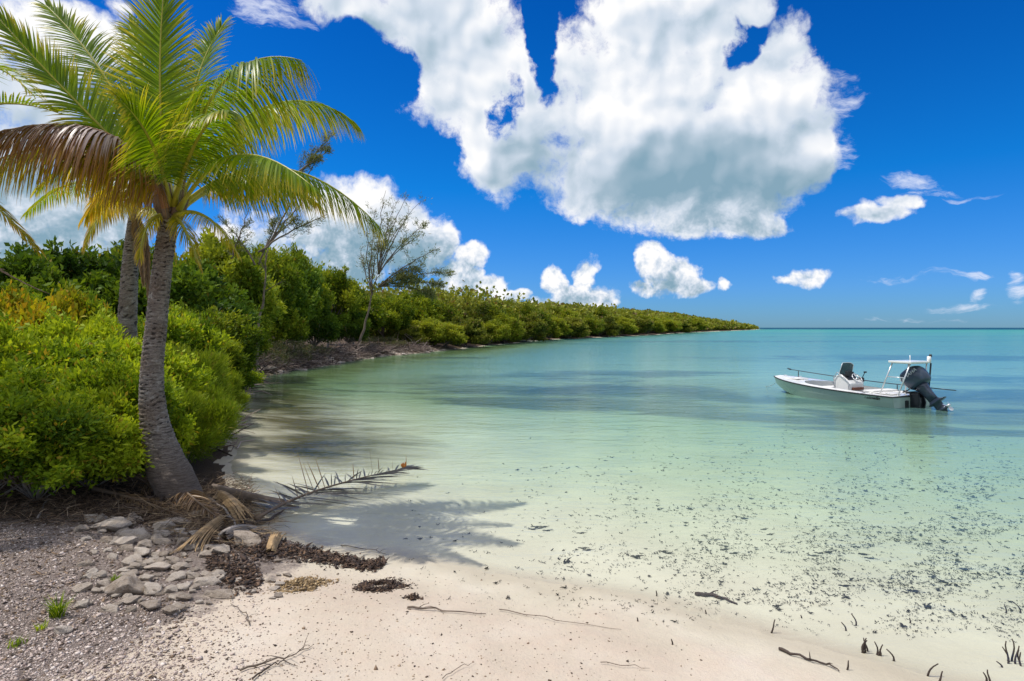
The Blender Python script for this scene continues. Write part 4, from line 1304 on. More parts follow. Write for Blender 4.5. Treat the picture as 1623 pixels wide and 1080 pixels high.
r = np.random.default_rng(3)
edge = lambda px, py: np.clip((330 + (py - 850) * .1 - px) / 170, 0, 1)
X, Y = px_scatter(30000, -120, 420, 828, 1130, lambda a, b: .12 + edge(a, b), r)
o = chips('gravel', X, Y, r.lognormal(math.log(.0050), .5, len(X)), M['chips'], .5, seed=1)
tag(o, 'pinkish grey coral gravel covering the lower left corner of the beach', 'gravel', kind='stuff')
X, Y = px_scatter(2600, 230, 1150, 900, 1110, lambda a, b: np.clip((1060 - a + (b - 950) * 1.2) / 900, 0, 1) * .8, r)
o = chips('sand_flecks', X, Y, r.lognormal(math.log(.004), .45, len(X)), M['litter'], .5, seed=2)
tag(o, 'scattered brown flecks on the pale sand', 'debris', kind='stuff')


# leaf litter and twigs under the shrubs
X, Y = px_scatter(9000, -60, 400, 745, 842, lambda a, b: np.clip(1 - np.abs(b - 795 - (a - 150) * .02) / 45, 0, 1), r)
n = len(X)
D = np.stack([r.normal(0, 1, n), r.normal(0, 1, n), r.normal(.12, .2, n)], -1)
P = np.stack([X, Y, ground_z(X, Y) + abs(r.normal(.02, .03, n))], -1)
o = sticks('twig_litter', P, D, r.uniform(.04, .22, n), r.uniform(.0015, .005, n), M['litter'], seed=5)
tag(o, 'dark tangle of dead twigs and leaves under the front shrubs', 'twigs', kind='stuff')
X, Y = px_scatter(3800, -100, 300, 800, 1100, lambda a, b: np.clip(1.3 - (b - 800) / 200, .15, 1), r)
o = chips('leaf_litter', X, Y, r.lognormal(math.log(.008), .4, len(X)), M['litter'], .22, .003, seed=6, elong=1.9)
tag(o, 'small brown dead leaves strewn over the gravel', 'dead leaves', kind='stuff')
X, Y = px_scatter(1500, 200, 440, 770, 870, lambda a, b: np.clip(1.2 - np.hypot((a - 325) / 110, (b - 815 - (a - 325) * .15) / 42), 0, 1), r)
n = len(X)
D = np.stack([r.normal(.6, .8, n), r.normal(-.4, .7, n), r.normal(.05, .16, n)], -1)
o = sticks('dry_straw', np.stack([X, Y, ground_z(X, Y) + abs(r.normal(.02, .035, n))], -1), D, r.uniform(.08, .38, n), r.uniform(.0015, .0045, n), M['straw_bits'], seed=15, bend=.2)
tag(o, 'loose tan straw and leaf ribs strewn round the palm foot', 'straw', kind='stuff')
# dark wrack line of rotting leaves
def wrack_points(n, path, w, r):
    t = r.uniform(0, 1, n) * (len(path) - 1); i = t.astype(int).clip(0, len(path) - 2); f = t - i
    P = np.array(path, float)
    q = P[i] * (1 - f)[:, None] + P[i + 1] * f[:, None]
    q[:, 1] += r.normal(0, 1, n) * np.interp(t, np.arange(len(path)), w); q[:, 0] += r.normal(0, 4, n)
    Y = (H - .1) * F / (q[:, 1] - HY); X = (q[:, 0] - CX) / F * Y
    return X, Y
wx, wy = wrack_points(4000, [(330, 866), (400, 872), (450, 866), (500, 872), (545, 882), (590, 890), (604, 884)], [16, 16, 10, 7, 6, 5, 2.5], r)
wz = ground_z(wx, wy) + abs(r.normal(0, .012, len(wx)))
o = chips('wrack_line', wx, wy, r.lognormal(math.log(.0085), .45, len(wx)), M['wrack'], .35, 0, seed=8, elong=2.4, zpile=wz)
tag(o, 'dark ridge of rotting seagrass and leaves along the water edge right of the stones', 'seaweed', kind='stuff')
wx, wy = wrack_points(1700, [(330, 900), (350, 915), (385, 925), (410, 925)], [14, 14, 14, 9], r)
wz = ground_z(wx, wy) + abs(r.normal(0, .012, len(wx)))
o = chips('wrack_patch', wx, wy, r.lognormal(math.log(.008), .5, len(wx)), M['wrack'], .35, 0, seed=9, elong=2.0, zpile=wz)
tag(o, 'dark crumbly seaweed patch between the stone heap and the pale sand', 'seaweed', kind='stuff')


def clump(px, py, rx, ry, n, mat, label, seed, ring=0.0, size=.007):
    r = np.random.default_rng(seed)
    c = gp(px, py)
    a = r.uniform(0, 6.283, n); q = np.sqrt(r.uniform(ring, 1, n)) * (1 + .22 * np.sin(a * 2 + seed) + .14 * np.sin(a * 5 + seed * 2)) * np.where(r.random(n) < .12, 1.5, 1)
    X = c.x + np.cos(a) * q * rx + r.normal(0, .01, n); Y = c.y + np.sin(a) * q * ry + r.normal(0, .01, n)
    z = ground_z(X, Y) + abs(r.normal(0, .02, n)) * np.maximum(1.1 - q, .05)
    o = chips('seaweed_clump', X, Y, r.lognormal(math.log(size), .4, n), M[mat], .35, 0, seed=seed, elong=2.4, zpile=z)
    return tag(o, label, 'seaweed clump', 'seaweed clumps on the sand')


clump(478, 928, .20, .17, 900, 'wrack_tan', 'dry straw coloured clump of seaweed on the sand', 31)
clump(602, 930, .18, .16, 1100, 'wrack', 'dark brown clump of seaweed on the sand right of the straw coloured one', 32, .12)
clump(655, 948, .05, .05, 120, 'wrack', 'small dark crumb of seaweed at the lower right of the brown clump', 33)


def stick_path(pts, r0, mat, name, label, cat, side=(), lift=.01, group=None, seed=0):
    rnd = random.Random(seed)
    P = [gp(a, b) for a, b in pts]
    Q = []
    for i in range(len(P) - 1):
        for k in range(4):
            Q.append(P[i].lerp(P[i + 1], k / 4) + Vector((rnd.gauss(0, .006), rnd.gauss(0, .006), lift + rnd.uniform(0, .01))))
    Q.append(P[-1] + Vector((0, 0, lift)))
    root = Q[0].copy()
    mb = MB()
    mb.tube([q - root for q in Q], [r0 * (1 - .7 * i / (len(Q) - 1)) * rnd.uniform(.85, 1.15) for i in range(len(Q))], 6)
    for i in side:
        q = Q[i] - root; d = Vector((rnd.uniform(-1, 1), rnd.uniform(-1, .4), .35)).normalized() * rnd.uniform(.05, .14)
        mb.tube([q, q + d * .5 + Vector((0, 0, .008)), q + d], [r0 * .45, r0 * .3, r0 * .12], 5)
    o = mb.build(name, M[mat], None)
    o.location = root
    return tag(o, label, cat, group)


stick_path([(1232, 1030), (1262, 1042), (1290, 1050), (1314, 1056), (1330, 1066)], .011, 'wood_dark', 'driftwood_stick', 'long dark crooked stick near the bottom right of the sand', 'stick', (7, 11))
stick_path([(1102, 944), (1125, 946), (1150, 951), (1168, 959)], .020, 'wood_dark', 'driftwood_stick', 'short thick dark driftwood piece lying in the shallows alone', 'stick', (4, 7))
stick_path([(645, 965), (680, 968), (720, 972), (770, 975)], .009, 'wood', 'driftwood_stick', 'brown stick on the sand right of the dark seaweed clump', 'stick', (2, 5))
stick_path([(790, 968), (850, 980), (910, 990), (985, 1000)], .004, 'wood', 'driftwood_stick', 'thin wiry twig running right across the pale sand', 'stick')
stick_path([(395, 992), (392, 980), (378, 966), (365, 958)], .005, 'wood', 'driftwood_stick', 'small forked twig below the seaweed patch', 'stick', (3, 8))
stick_path([(380, 1065), (430, 1052), (470, 1040), (495, 1026)], .007, 'wood', 'driftwood_stick', 'forked twig at the bottom edge of the sand', 'stick', (3, 5, 7, 9, 10))
stick_path([(400, 1078), (430, 1060), (450, 1050), (470, 1058)], .006, 'wood_dark', 'driftwood_stick', 'short dark twig below the forked one at the bottom edge', 'stick', (2, 4, 6, 8))
stick_path([(950, 1052), (1000, 1060), (1030, 1062)], .003, 'wood', 'driftwood_stick', 'faint pale stalk on the sand at the bottom centre', 'stick')
stick_path([(540, 866), (590, 874), (612, 880)], .005, 'wood_dark', 'driftwood_stick', 'thin dark twig poking right out of the wrack ridge', 'stick', (5, 6))
stick_path([(700, 1078), (730, 1062), (752, 1052)], .003, 'wood', 'driftwood_stick', 'tiny dark straw at the bottom edge left of centre', 'stick')


# mangrove shoots standing in the shallows
def shoot(px, py, hpx, lean, label, seed, n=1):
    rnd = random.Random(seed)
    p = gp(px, py)
    h = hpx / F * p.y
    mb = MB()
    for k in range(n):
        b = Vector((rnd.uniform(-.05, .05), rnd.uniform(-.04, .04), 0)) * (n > 1)
        l2 = lean + rnd.uniform(-.5, .5) * (n > 1); hh = h * rnd.uniform(.6, 1.1)
        pts = [b + Vector((l2 * hh * u * u + .1 * hh * math.sin(4 * u + k), .1 * hh * u, hh * u)) for u in [i / 5 for i in range(6)]]
        mb.tube(pts, [.0075 * (1 - .5 * i / 5) for i in range(6)], 5)
    o = mb.build('mangrove_shoot', M['wood_dark'])
    o.location = (p.x, p.y, p.z - .01)
    return tag(o, label, 'mangrove shoot', 'mangrove shoots in the shallows')


for i, (px, py, hp, ln, lab, n) in enumerate([
    (1222, 1003, 22, .4, 'thin curved shoot left of the shoot cluster', 1), (1356, 992, 26, -.2, 'tall thin shoot above the shoot cluster', 1), (1378, 1036, 26, .1, 'cluster of dark bent shoots', 7),
    (1416, 1048, 24, -.4, 'crooked shoot right of the cluster', 1), (1395, 1040, 12, .1, 'short shoot beside the cluster', 1), (1342, 1062, 20, .3, 'hooked shoot left of the bottom cluster', 1),
    (1606, 1052, 34, .1, 'thick bunch of dark shoots at the right edge', 6), (1588, 1058, 14, -.6, 'slanting shoot left of the thick bunch', 1), (1340, 1000, 14, -.3, 'short leaning shoot under the tall thin one', 1),
    (1478, 1076, 20, .8, 'arched shoot at the bottom edge', 2), (1550, 1078, 24, -.1, 'pair of shoots at the bottom edge by the right corner', 2), (1594, 972, 14, 0, 'small upright shoot at the right edge above the bunch', 1),
    (1617, 972, 26, -.5, 'long shoot cut by the right edge', 1), (1442, 988, 12, .1, 'small shoot above the slanting ones', 1), (1270, 980, 10, 0, 'tiny shoot over the curved one', 1),
    (1118, 975, 10, .1, 'tiny lone shoot left of the curved ones', 1), (1065, 1022, 14, 0, 'upright shoot left of the crooked stick', 1), (1040, 945, 10, .1, 'tiny shoot above the long stick row', 1), (1010, 985, 8, .1, 'one of two tiny shoots side by side on the left', 1)]):
    shoot(px, py, hp, ln, lab, 60 + i, n)


# seagrass scraps on the bed
def scrap_mesh(seed, nb):
    r = random.Random(seed)
    mb = MB()
    for k in range(nb):
        a = r.uniform(0, 6.28); L = r.uniform(.5, 1.0); b = Vector((r.uniform(-.4, .4), r.uniform(-.3, .3), .05)) * (nb > 1)
        d = Vector((math.cos(a), math.sin(a) * .7, r.uniform(.05, .5)))
        pts = [b + d * L * u + Vector((.25 * math.sin(3 * u + k), .2 * math.sin(4 * u), .12 * math.sin(3.1 * u))) * .7 for u in (0, .33, .66, 1)]
        mb.tube(pts, [.09, .13, .10, .03], 4, smooth=False)
    o = mb.build('tmp', M['wood_dark'])
    me = o.data
    bpy.data.objects.remove(o)
    a = me.attributes.new('tone', 'FLOAT', 'POINT'); a.data.foreach_set('value', np.array([r.random() for _ in me.vertices], np.float32))
    me.materials[0] = M['weed']
    me.name = 'seagrass_scrap'
    return me


SCR = [scrap_mesh(70 + i, n_) for i, n_ in enumerate([1, 1, 2, 3, 5, 8])]
r = np.random.default_rng(17)


def dens(a, b):
    d = np.clip((a - 780) / 650, 0, 1) * np.clip((2400 - a) / 500, 0, 1) * np.clip((b - 640) / 150, 0, 1) * np.clip((1010 + np.minimum(a - 1300, 700) * .05 - b) / 110, 0, 1)
    d = d * (.18 + .82 * (np.sin(a * .021 + b * .05) * np.sin(a * .013 - b * .034 + 1) > -.15))
    return d * .9 + .03 * (a > 640) * (b > 740) * (b < 960)


pp = []
while len(pp) < 15500:
    a = r.uniform(600, 2300, 4000); b = 660 + 370 * r.uniform(0, 1, 4000) ** .75
    k = r.random(4000) < dens(a, b)
    pp += list(zip(a[k], b[k]))
pp = np.array(pp[:15500])
extra = [(845, 840), (856, 838), (868, 842), (862, 836), (850, 836), (925, 870), (932, 873), (922, 846), (1052, 875), (1060, 878), (1150, 872), (1165, 878), (1212, 840), (1222, 848), (1290, 882), (1300, 878), (1370, 880), (1380, 886), (1340, 930), (1450, 938), (1505, 928)]
Yx = (H + .2) * F / (pp[:, 1] - HY); Xx = (pp[:, 0] - CX) / F * Yx
for _ in range(6):
    Yx = (H - ground_z(Xx, Yx)) * F / (pp[:, 1] - HY); Xx = (pp[:, 0] - CX) / F * Yx
Sz = r.lognormal(math.log(.0155), .48, len(Xx)) * np.interp(Yx, [4, 9, 16], [.72, 1.05, 1.6])
show = Sz / Yx * (pp[:, 0] < 1620)
order = np.argsort(-show)
gzz = ground_z(Xx, Yx)
for q in order[:270]:
    o = link(bpy.data.objects.new('seagrass_scrap', SCR[int(r.integers(0, 6))]))
    o.location = (Xx[q], Yx[q], gzz[q] + .005); o.rotation_euler = (0, 0, r.uniform(0, 6.28)); o.scale = (Sz[q],) * 3
    tag(o, 'dark scrap of torn seagrass lying on the pale seabed in the right half', 'seagrass scrap', 'seagrass scraps strewn over the seabed')
for a, b in extra:
    p = gp(a, b)
    o = link(bpy.data.objects.new('seagrass_scrap', SCR[5]))
    o.location = p; o.rotation_euler = (0, 0, r.uniform(-.4, .4)); o.scale = (.06, .045, .03)
    tag(o, 'larger dark tuft of matted seagrass on the pale seabed', 'seagrass tuft', 'larger seagrass tufts on the seabed')
rest = order[270:]
n = len(rest)
K = 3
Pb = np.repeat(np.stack([Xx[rest], Yx[rest], gzz[rest] + .004], -1), K, 0); Pb[:, :2] += r.normal(0, .012, (n * K, 2))
Db = np.stack([r.normal(0, 1, n * K), r.normal(0, .8, n * K), abs(r.normal(0, .35, n * K))], -1)
o = sticks('seagrass_debris', Pb, Db, np.repeat(Sz[rest], K) * r.uniform(.4, 1.3, n * K), np.repeat(Sz[rest], K) * .17, M['weed'], seed=12, bend=.5)
tag(o, 'fine dark seagrass debris speckling the seabed towards the boat', 'seagrass debris', kind='stuff')


# grass tufts in the gravel
def tuft(px, py, h, n, label, seed):
    r = random.Random(seed)
    p = gp(px, py)
    VV, FF, tn = [], [], []
    for i in range(n):
        a = r.uniform(0, 6.28); b = Vector((r.gauss(0, .02), r.gauss(0, .02), 0)); d = Vector((math.cos(a) * .45, math.sin(a) * .45, 1)).normalized()
        hh = h * r.uniform(.5, 1.1); s = Vector((-math.sin(a), math.cos(a), 0)) * .003
        k = len(VV)
        m_ = b + d * hh * .55; e = b + d * hh + Vector((math.cos(a), math.sin(a), -.2)) * hh * .25
        VV += [b - s, b + s, m_ + s, m_ - s, e]
        VV.append(e + s * .1); FF += [(k, k + 1, k + 2, k + 3), (k + 3, k + 2, k + 5, k + 4)]
        tn += [r.random()] * 6
    o = mesh_np('grass_tuft', np.array([v[:] for v in VV]), np.array(FF), M['leaf_near'], None, {'tone': np.array(tn), 'leaf': np.array(tn) * .9})
    o.location = p
    return tag(o, label, 'grass tuft', 'grass tufts in the gravel')


tuft(92, 978, .17, 90, 'bright green tuft of grass in the gravel left of the stones', 1)
tuft(64, 998, .06, 30, 'low dull green tuft next to the bright one', 2)
tuft(182, 922, .07, 40, 'small yellow green tuft above the long brown block', 3)
tuft(24, 1025, .06, 30, 'tiny green tuft near the left edge of the gravel', 4)


# ---------------------------------------------------------------- fallen fronds and driftwood at the palm foot
def fallen(pts, label, mat, rmat, L, n, seed, droop=.4, **kw):
    P = [Vector(p) for p in pts]
    root = thing('fallen_frond', P[0], label, 'palm frond', 'fallen palm fronds at the palm foot')
    frond(root, P, L, droop, n=n, mat=mat, rmat=rmat, seed=seed, name='leaflets', **kw)
    return root


W = lambda px, py, z=0.06: gp(px, py, z)
fallen([W(235, 752, .35), W(275, 790, .22), W(305, 812, .15), W(350, 836, .08)], 'tan dry frond with straw like leaflets lying below the trunk', 'frond_dry', 'rachis_dry', 0.40, 40, 401, .25, roll=1.0, width=.007, lift=.1, fwd=(1.0, 1.6))
fallen([W(125, 745, .3), W(190, 765, .22), W(250, 792, .12), W(300, 815, .05)], 'long brown dry frond lying left of the trunk foot under the shrubs', 'frond_dry', 'rachis_dry', .35, 40, 402, .3, roll=1.0, width=.006, lift=.2, fwd=(.9, 1.6), gone=.3)
fallen([W(150, 790, .12), W(200, 800, .10), W(260, 812, .06), W(330, 842, .04)], 'thin dry frond beside the upper stones', 'rachis_dry' if False else 'frond_dry', 'rachis_dry', .25, 34, 403, .2, roll=1.0, width=.005, lift=.2, fwd=(1.0, 1.6), gone=.3)
# grey frond in the shallows: one side of leaflets stands up, the other lies in the water
a0, a1, a2, a3 = W(405, 832, .05), W(470, 800, .10), W(540, 785, .10), W(650, 768, .10)
for q in (a0, a1, a2, a3):
    q.z = max(q.z, .085)
gf = fallen([a0, a1, a2, a3], 'bare grey frond lying out over the shallows with its spines standing up', 'frond_grey', 'rachis_dry', .90, 52, 404, .06, width=.015, lift=.03, jit=.2, roll=1.2, sides=(1, -1), start=.1, fwd=(.5, 1.3), r0=.02, gone=.25, dn=1.0)
frond(gf, [a0, a1, a2, a3], .62, .05, n=17, mat='frond_dry', rmat='rachis_dry', seed=405, width=.009, lift=2.6, sides=(-1,), start=.18, fwd=(-.5, 1.2), name='leaflets', r0=.004, gone=.40, dn=1.3, jit=.5, roll=1.2)
mb = MB()
c = bez([a0, a1, a2, a3], .965)
for k in range(4):
    a = k * 1.5 + .4
    mb.tube([Vector((0, 0, -.02)), Vector((math.cos(a) * .028, math.sin(a) * .02, .03)), Vector((math.cos(a) * .034, math.sin(a) * .02, .075 - .012 * k))], [.014, .020, .010], 6)
o = mb.build('dry_husk', M['orange']); o.location = c + Vector((0, 0, .02))
tag(o, 'small bright orange husk caught on the grey frond in the shallows', 'husk')
# curled sheaths
def sheath(pts, w, mat, label, seed):
    P = [W(*p) for p in pts]
    root = P[0].copy()
    r = random.Random(seed)
    mb = MB()
    n, m = 10, 15
    for k in range(m):
        v = (k / (m - 1) - .5) * 2
        u1 = r.uniform(.72, 1.12); u0 = r.uniform(0, .12); lift = r.uniform(0, .35); wv = r.uniform(-.25, .25)
        L_, R_ = [], []
        for i in range(n + 1):
            u = u0 + (u1 - u0) * i / n
            uc = min(1, u); c = bez(P, uc) - root; T = (bez(P, min(1, uc + .03)) - bez(P, max(0, uc - .03))).normalized(); S = T.cross(Vector((0, 0, 1))).normalized(); N = S.cross(T)
            if u > 1: c = c + T * (u - 1) * .4
            ww = w * (.55 + .75 * u * u)
            c = c + S * (v * ww + wv * w * u * u * u) + N * (w * .8 * (1 - v * v) * (1 - .5 * u) + lift * w * u * u)
            hw = w * .17 * (1 - .85 * max(0, (i / n - .55) / .45))
            L_.append(c + S * hw); R_.append(c - S * hw + N * .006)
        V_ = L_ + R_
        mb.add(V_, [(i, i + 1, n + 2 + i, n + 1 + i) for i in range(n)], True)
    o = mb.build('palm_sheath', M[mat]); o.location = root
    md = o.modifiers.new('thick', 'SOLIDIFY'); md.thickness = .004
    return tag(o, label, 'palm sheath', 'dry palm sheaths at the palm foot')


sheath([(345, 800, .1), (362, 806, .14), (378, 822, .1), (392, 838, .05)], .10, 'straw', 'curled pale brown sheath arching right of the trunk foot', 1)
sheath([(350, 836, .05), (330, 850, .08), (312, 866, .05), (298, 880, .0)], .10, 'straw', 'straw coloured sheath spilling down over the stones', 2)
sheath([(335, 788, .1), (380, 800, .12), (420, 806, .08), (470, 806, .02)], .09, 'wood', 'brown sheath lying flat behind the curled one', 3)
sheath([(352, 860, .03), (372, 850, .08), (392, 846, .06), (410, 850, .0)], .09, 'wood_grey', 'grey sheath beside the large blue grey rock', 4)
sheath([(428, 880, .0), (432, 868, .05), (438, 858, .05), (442, 850, .0)], .07, 'straw', 'small pale sheath stuck in the wrack ridge', 5)
stick_path([(382, 836), (405, 834), (430, 828), (450, 812)], .035, 'wood_dark', 'driftwood_log', 'dark curved driftwood log at the water edge right of the palm', 'log', (), .03)
stick_path([(320, 838), (350, 846), (380, 850), (415, 846)], .022, 'wood_dark', 'driftwood_log', 'thin dark log under the dry sheaths', 'log', (4, 7), .03)
stick_path([(330, 800), (352, 815), (372, 838), (380, 856)], .018, 'wood_grey', 'driftwood_log', 'grey branch lying across the dry sheaths', 'log', (4, 7), .08)
stick_path([(60, 828), (75, 800), (72, 790)], .012, 'wood_grey', 'driftwood_log', 'pale branch standing out below the front shrub at the left', 'branch', (3,), .05)
# roots of the palm
mb = MB()
for k in range(46):
    a = random.uniform(-3.4, .3)
    b = foot + Vector((math.cos(a) * .26, math.sin(a) * .26, random.uniform(.0, .10)))
    e = foot + Vector((math.cos(a) * random.uniform(.36, .55), math.sin(a) * random.uniform(.36, .55), 0)); e.z = float(ground_z(e.x, e.y)) - .02
    mb.tube([b - foot, (b.lerp(e, .5) + Vector((0, 0, .04))) - foot, e - foot], [.012, .011, .007], 5)
mb.build('roots', M['wood_dark'], palm)

# dead branches on the far bank
def brush(name, n, yr, off, label, mat, seed, L=(.4, 1.6)):
    r = np.random.default_rng(seed)
    Yr = r.uniform(*yr, n)
    xs = np.interp(Yr, [9.9, 12.8, 21.7, 27.1, 33.4, 47, 55, 60], [-4.8, -6.1, -10.1, -12.2, -11.9, -11, -8.2, -6.5])
    X = xs + r.uniform(off[0], off[1], n)
    Z = np.maximum(ground_z(X, Yr), 0) + abs(r.normal(0, .12, n))
    D = np.stack([r.normal(.2, 1, n), r.normal(0, 1, n), r.normal(.15, .35, n)], -1)
    o = sticks(name, np.stack([X, Yr, Z], -1), D, r.uniform(*L, n), r.uniform(.008, .03, n), M[mat], seed=seed, bend=.4)
    return tag(o, label, 'brush', kind='stuff')


M['brush'] = chip_mat('brush', [(0, (.05, .035, .03)), (.5, (.17, .12, .10)), (1, (.38, .31, .27))])
brush('dead_brush', 2600, (20, 57), (-1.6, .35), 'tangle of grey dead branches heaped along the bank across the inlet', 'brush', 91)
brush('dead_brush', 350, (10.5, 20), (-.9, .25), 'dark dead twigs under the feathery shrubs at the water', 'brush', 92, (.2, .7))


# ---------------------------------------------------------------- the skiff
PHI = rad(23)
hd = Vector((-math.sin(PHI), math.cos(PHI), 0)); sb = Vector((math.cos(PHI), math.sin(PHI), 0))
stern_port = Vector((10.78, 17.0, 0))
orig = stern_port + sb * .90 + Vector((0, 0, -.03))
boat = thing('flats_skiff', orig, 'white flats skiff with a poling platform and tilted outboard floating on the right', 'boat')
# local x forward, y to port, z up
boat.rotation_euler = (0, 0, math.atan2(hd.y, hd.x))
LB = 4.78


def yg(x): return .95 * (1 - abs((x - 1.8) / 1.8) ** 2 * .07) if x < 1.8 else max(.02, .95 * (1 - min(1, (x - 1.8) / 3.36) ** 3.2))
def zg(x): return .36 + .22 * (x / LB) ** 2
def zk(x): return min(zg(x) - .03, -.16 + (.70 * ((x - 3.9) / 1.2) ** 2 if x > 3.9 else 0))
def zc(x): return max(zk(x) + .01, min(zg(x) - .02, .0 + (.42 * ((x - 3.0) / 2.1) ** 2 if x > 3.0 else 0)))
def yc(x): return yg(x) * (.88 - .35 * (max(0, x - 2.5) / 2.6) ** 1.5)


xs = [i * LB / 60 for i in range(61)]
V, Fs = [], []
NP = 9
for x in xs:
    k_, c_, g_ = (0, zk(x)), (yc(x), zc(x)), (yg(x), zg(x))
    sec = [(g_[0], g_[1]), (g_[0] * .5 + c_[0] * .5 + .012, g_[1] * .5 + c_[1] * .5), c_, (c_[0] * .5, k_[1] * .55 + c_[1] * .45), k_]
    full = [(y, z) for y, z in sec] + [(-y, z) for y, z in sec[::-1][1:]]
    V += [(x, y, z) for y, z in full]
for i in range(60):
    for k in range(NP - 1):
        a = i * NP + k
        Fs.append((a, a + 1, a + NP + 1, a + NP))
Fs.append(tuple(range(NP))[::-1])
mb = MB(); mb.add(V, Fs, False); hull = mb.build('hull', M['hull_shaded'], boat)
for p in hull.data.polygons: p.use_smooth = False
# deck with the cockpit opening
X0, X1 = .95, 3.55
def yo(x):
    if x > 2.9: return max(.0, (yg(x) - .22) * (1 - ((x - 2.9) / .66) ** 2.2 * .75))
    return yg(x) - .20
V, Fs = [], []
dx = sorted(set(xs + [X0, X1]))
for s in (1, -1):
    for i in range(len(dx) - 1):
        xa, xb = dx[i], dx[i + 1]
        open_ = xa >= X0 - 1e-6 and xb <= X1 + 1e-6
        b = len(V)
        ia, ib = (yo(xa), yo(xb)) if open_ else (0, 0)
        V += [(xa, s * yg(xa), zg(xa) + .004), (xb, s * yg(xb), zg(xb) + .004), (xb, s * ib, zg(xb) + .03), (xa, s * ia, zg(xa) + .03)]
        Fs.append((b, b + 1, b + 2, b + 3) if s < 0 else (b + 3, b + 2, b + 1, b))
mb = MB(); mb.add(V, Fs, True); mb.build('deck', M['white'], boat)
V, Fs = [], []
cx_ = [x for x in dx if X0 - 1e-6 <= x <= X1 + 1e-6]
for s in (1, -1):
    for i in range(len(cx_) - 1):
        b = len(V); xa, xb = cx_[i], cx_[i + 1]
        V += [(xa, s * yo(xa), zg(xa) + .03), (xb, s * yo(xb), zg(xb) + .03), (xb, s * yo(xb), .06), (xa, s * yo(xa), .06)]
        Fs.append((b, b + 1, b + 2, b + 3))
        b = len(V)
        V += [(xa, 0, .06), (xb, 0, .06), (xb, s * yo(xb), .06), (xa, s * yo(xa), .06)]
        Fs.append((b, b + 1, b + 2, b + 3))
for x in (X0, X1):
    b = len(V); V += [(x, yo(x), .06), (x, -yo(x), .06), (x, -yo(x), zg(x) + .03), (x, yo(x), zg(x) + .03)]; Fs.append((b, b + 1, b + 2, b + 3))
mb = MB(); mb.add(V, Fs); mb.build('cockpit', M['grey_floor'], boat)
rail = [(x, yg(x) + .006, zg(x) - .012) for x in xs] + [(x, -yg(x) - .006, zg(x) - .012) for x in xs[::-1]]
mb = MB(); mb.tube(rail + [rail[0]], .021, 6); mb.build('rub_rail', M['black'], boat)
# hatches and fittings
mb = MB(); mb.box((4.05, 0, zg(4.05) + .034), (.5, .55, .014)); mb.build('hatch', M['cushion'], boat, .005)
for y in (.42, -.42):
    mb = MB(); mb.box((.48, y, zg(.48) + .034), (.55, .42, .014)); mb.build('hatch', M['cushion'], boat, .005)
for y in (.1, -.1):
    mb = MB(); mb.box((3.72, y, zg(3.7) + .045), (.05, .03, .02)); mb.build('latch', M['steel'], boat)
for x, y in ((4.55, .0), (.25, .72), (.25, -.72), (4.2, -.32)):
    mb = MB(); z = zg(x) + .03
    mb.tube([(x - .07, y, z + .035), (x + .07, y, z + .035)], .010, 6).tube([(x - .03, y, z), (x - .03, y, z + .035)], .009, 6).tube([(x + .03, y, z), (x + .03, y, z + .035)], .009, 6)
    mb.build('cleat', M['steel'], boat)
# rear seat cushion, cooler seat before the console
mb = MB(); mb.box((.98, 0, .40), (.34, 1.10, .09)); mb.build('seat_cushion', M['cushion'], boat, .03)
mb = MB(); mb.box((2.62, .0, .20), (.36, .60, .28)); mb.build('cooler_seat', M['white'], boat, .03)
mb = MB(); mb.box((2.62, .0, .37), (.38, .62, .06)); mb.build('seat_cushion', M['cushion'], boat, .02)
# rod holders along the port wall
for k in range(5):
    mb = MB(); mb.box((2.0 + .17 * k, yo(2.2) - .02, .24), (.05, .035, .22)); mb.build('rod_holder', M['black'], boat, .01)
for k in range(3):
    mb = MB(); mb.box((3.0 + .16 * k, -yo(3.1) + .05, .27), (.05, .035, .18)); mb.build('rod_holder', M['black'], boat, .01)
# console
con = MB().prism([(1.78, .06), (2.32, .06), (2.36, .66), (2.26, .80), (2.12, .84), (1.86, .66), (1.76, .56)], -.30, .30).build('console', M['white'], boat, .03)
MB().prism([(1.872, .665), (2.10, .835), (2.09, .845), (1.862, .675)], -.25, .25).build('dashboard', M['black'], con)
V, Fs = [], []
for layer in (0, 1):
    for i in range(9):
        u = i / 8
        for k in range(11):
            v = (k / 10 - .5) * 2
            hw = .30 - .03 * u
            zz = .76 + .44 * u * (1 - .18 * abs(v) ** 6)
            V.append((2.25 - .10 * u - .06 * v * v + layer * .008, v * hw, zz))
for layer in (0, 1):
    for i in range(8):
        for k in range(10):
            a = layer * 99 + i * 11 + k
            f = (a, a + 1, a + 12, a + 11)
            Fs.append(f if layer else f[::-1])
wm, t = newmat('tinted_plastic')
tr_ = t.n('ShaderNodeBsdfTransparent', {0: (.36, .43, .43, 1)}); gl_ = t.n('ShaderNodeBsdfPrincipled', {'Base Color': (.12, .15, .15, 1), 'Roughness': .15})
t.n('ShaderNodeOutputMaterial', {0: t.n('ShaderNodeMixShader', {0: .45, 1: tr_, 2: gl_})})
mb = MB(); mb.add(V, Fs, True); mb.build('windshield', wm, con)
ed = []
for i in range(9):
    u = i / 8; ed.append((2.25 - .10 * u - .06, -.30 + .03 * u, .76 + .44 * u * .82))
for k in range(1, 11):
    v = (k / 10 - .5) * 2; ed.append((2.15 - .06 * v * v, v * .27, .76 + .44 * (1 - .18 * abs(v) ** 6)))
for i in range(7, -1, -1):
    u = i / 8; ed.append((2.25 - .10 * u - .06, .30 - .03 * u, .76 + .44 * u * .82))
mb = MB(); mb.tube(ed, .011, 6); mb.build('windshield_trim', M['steel'], con)
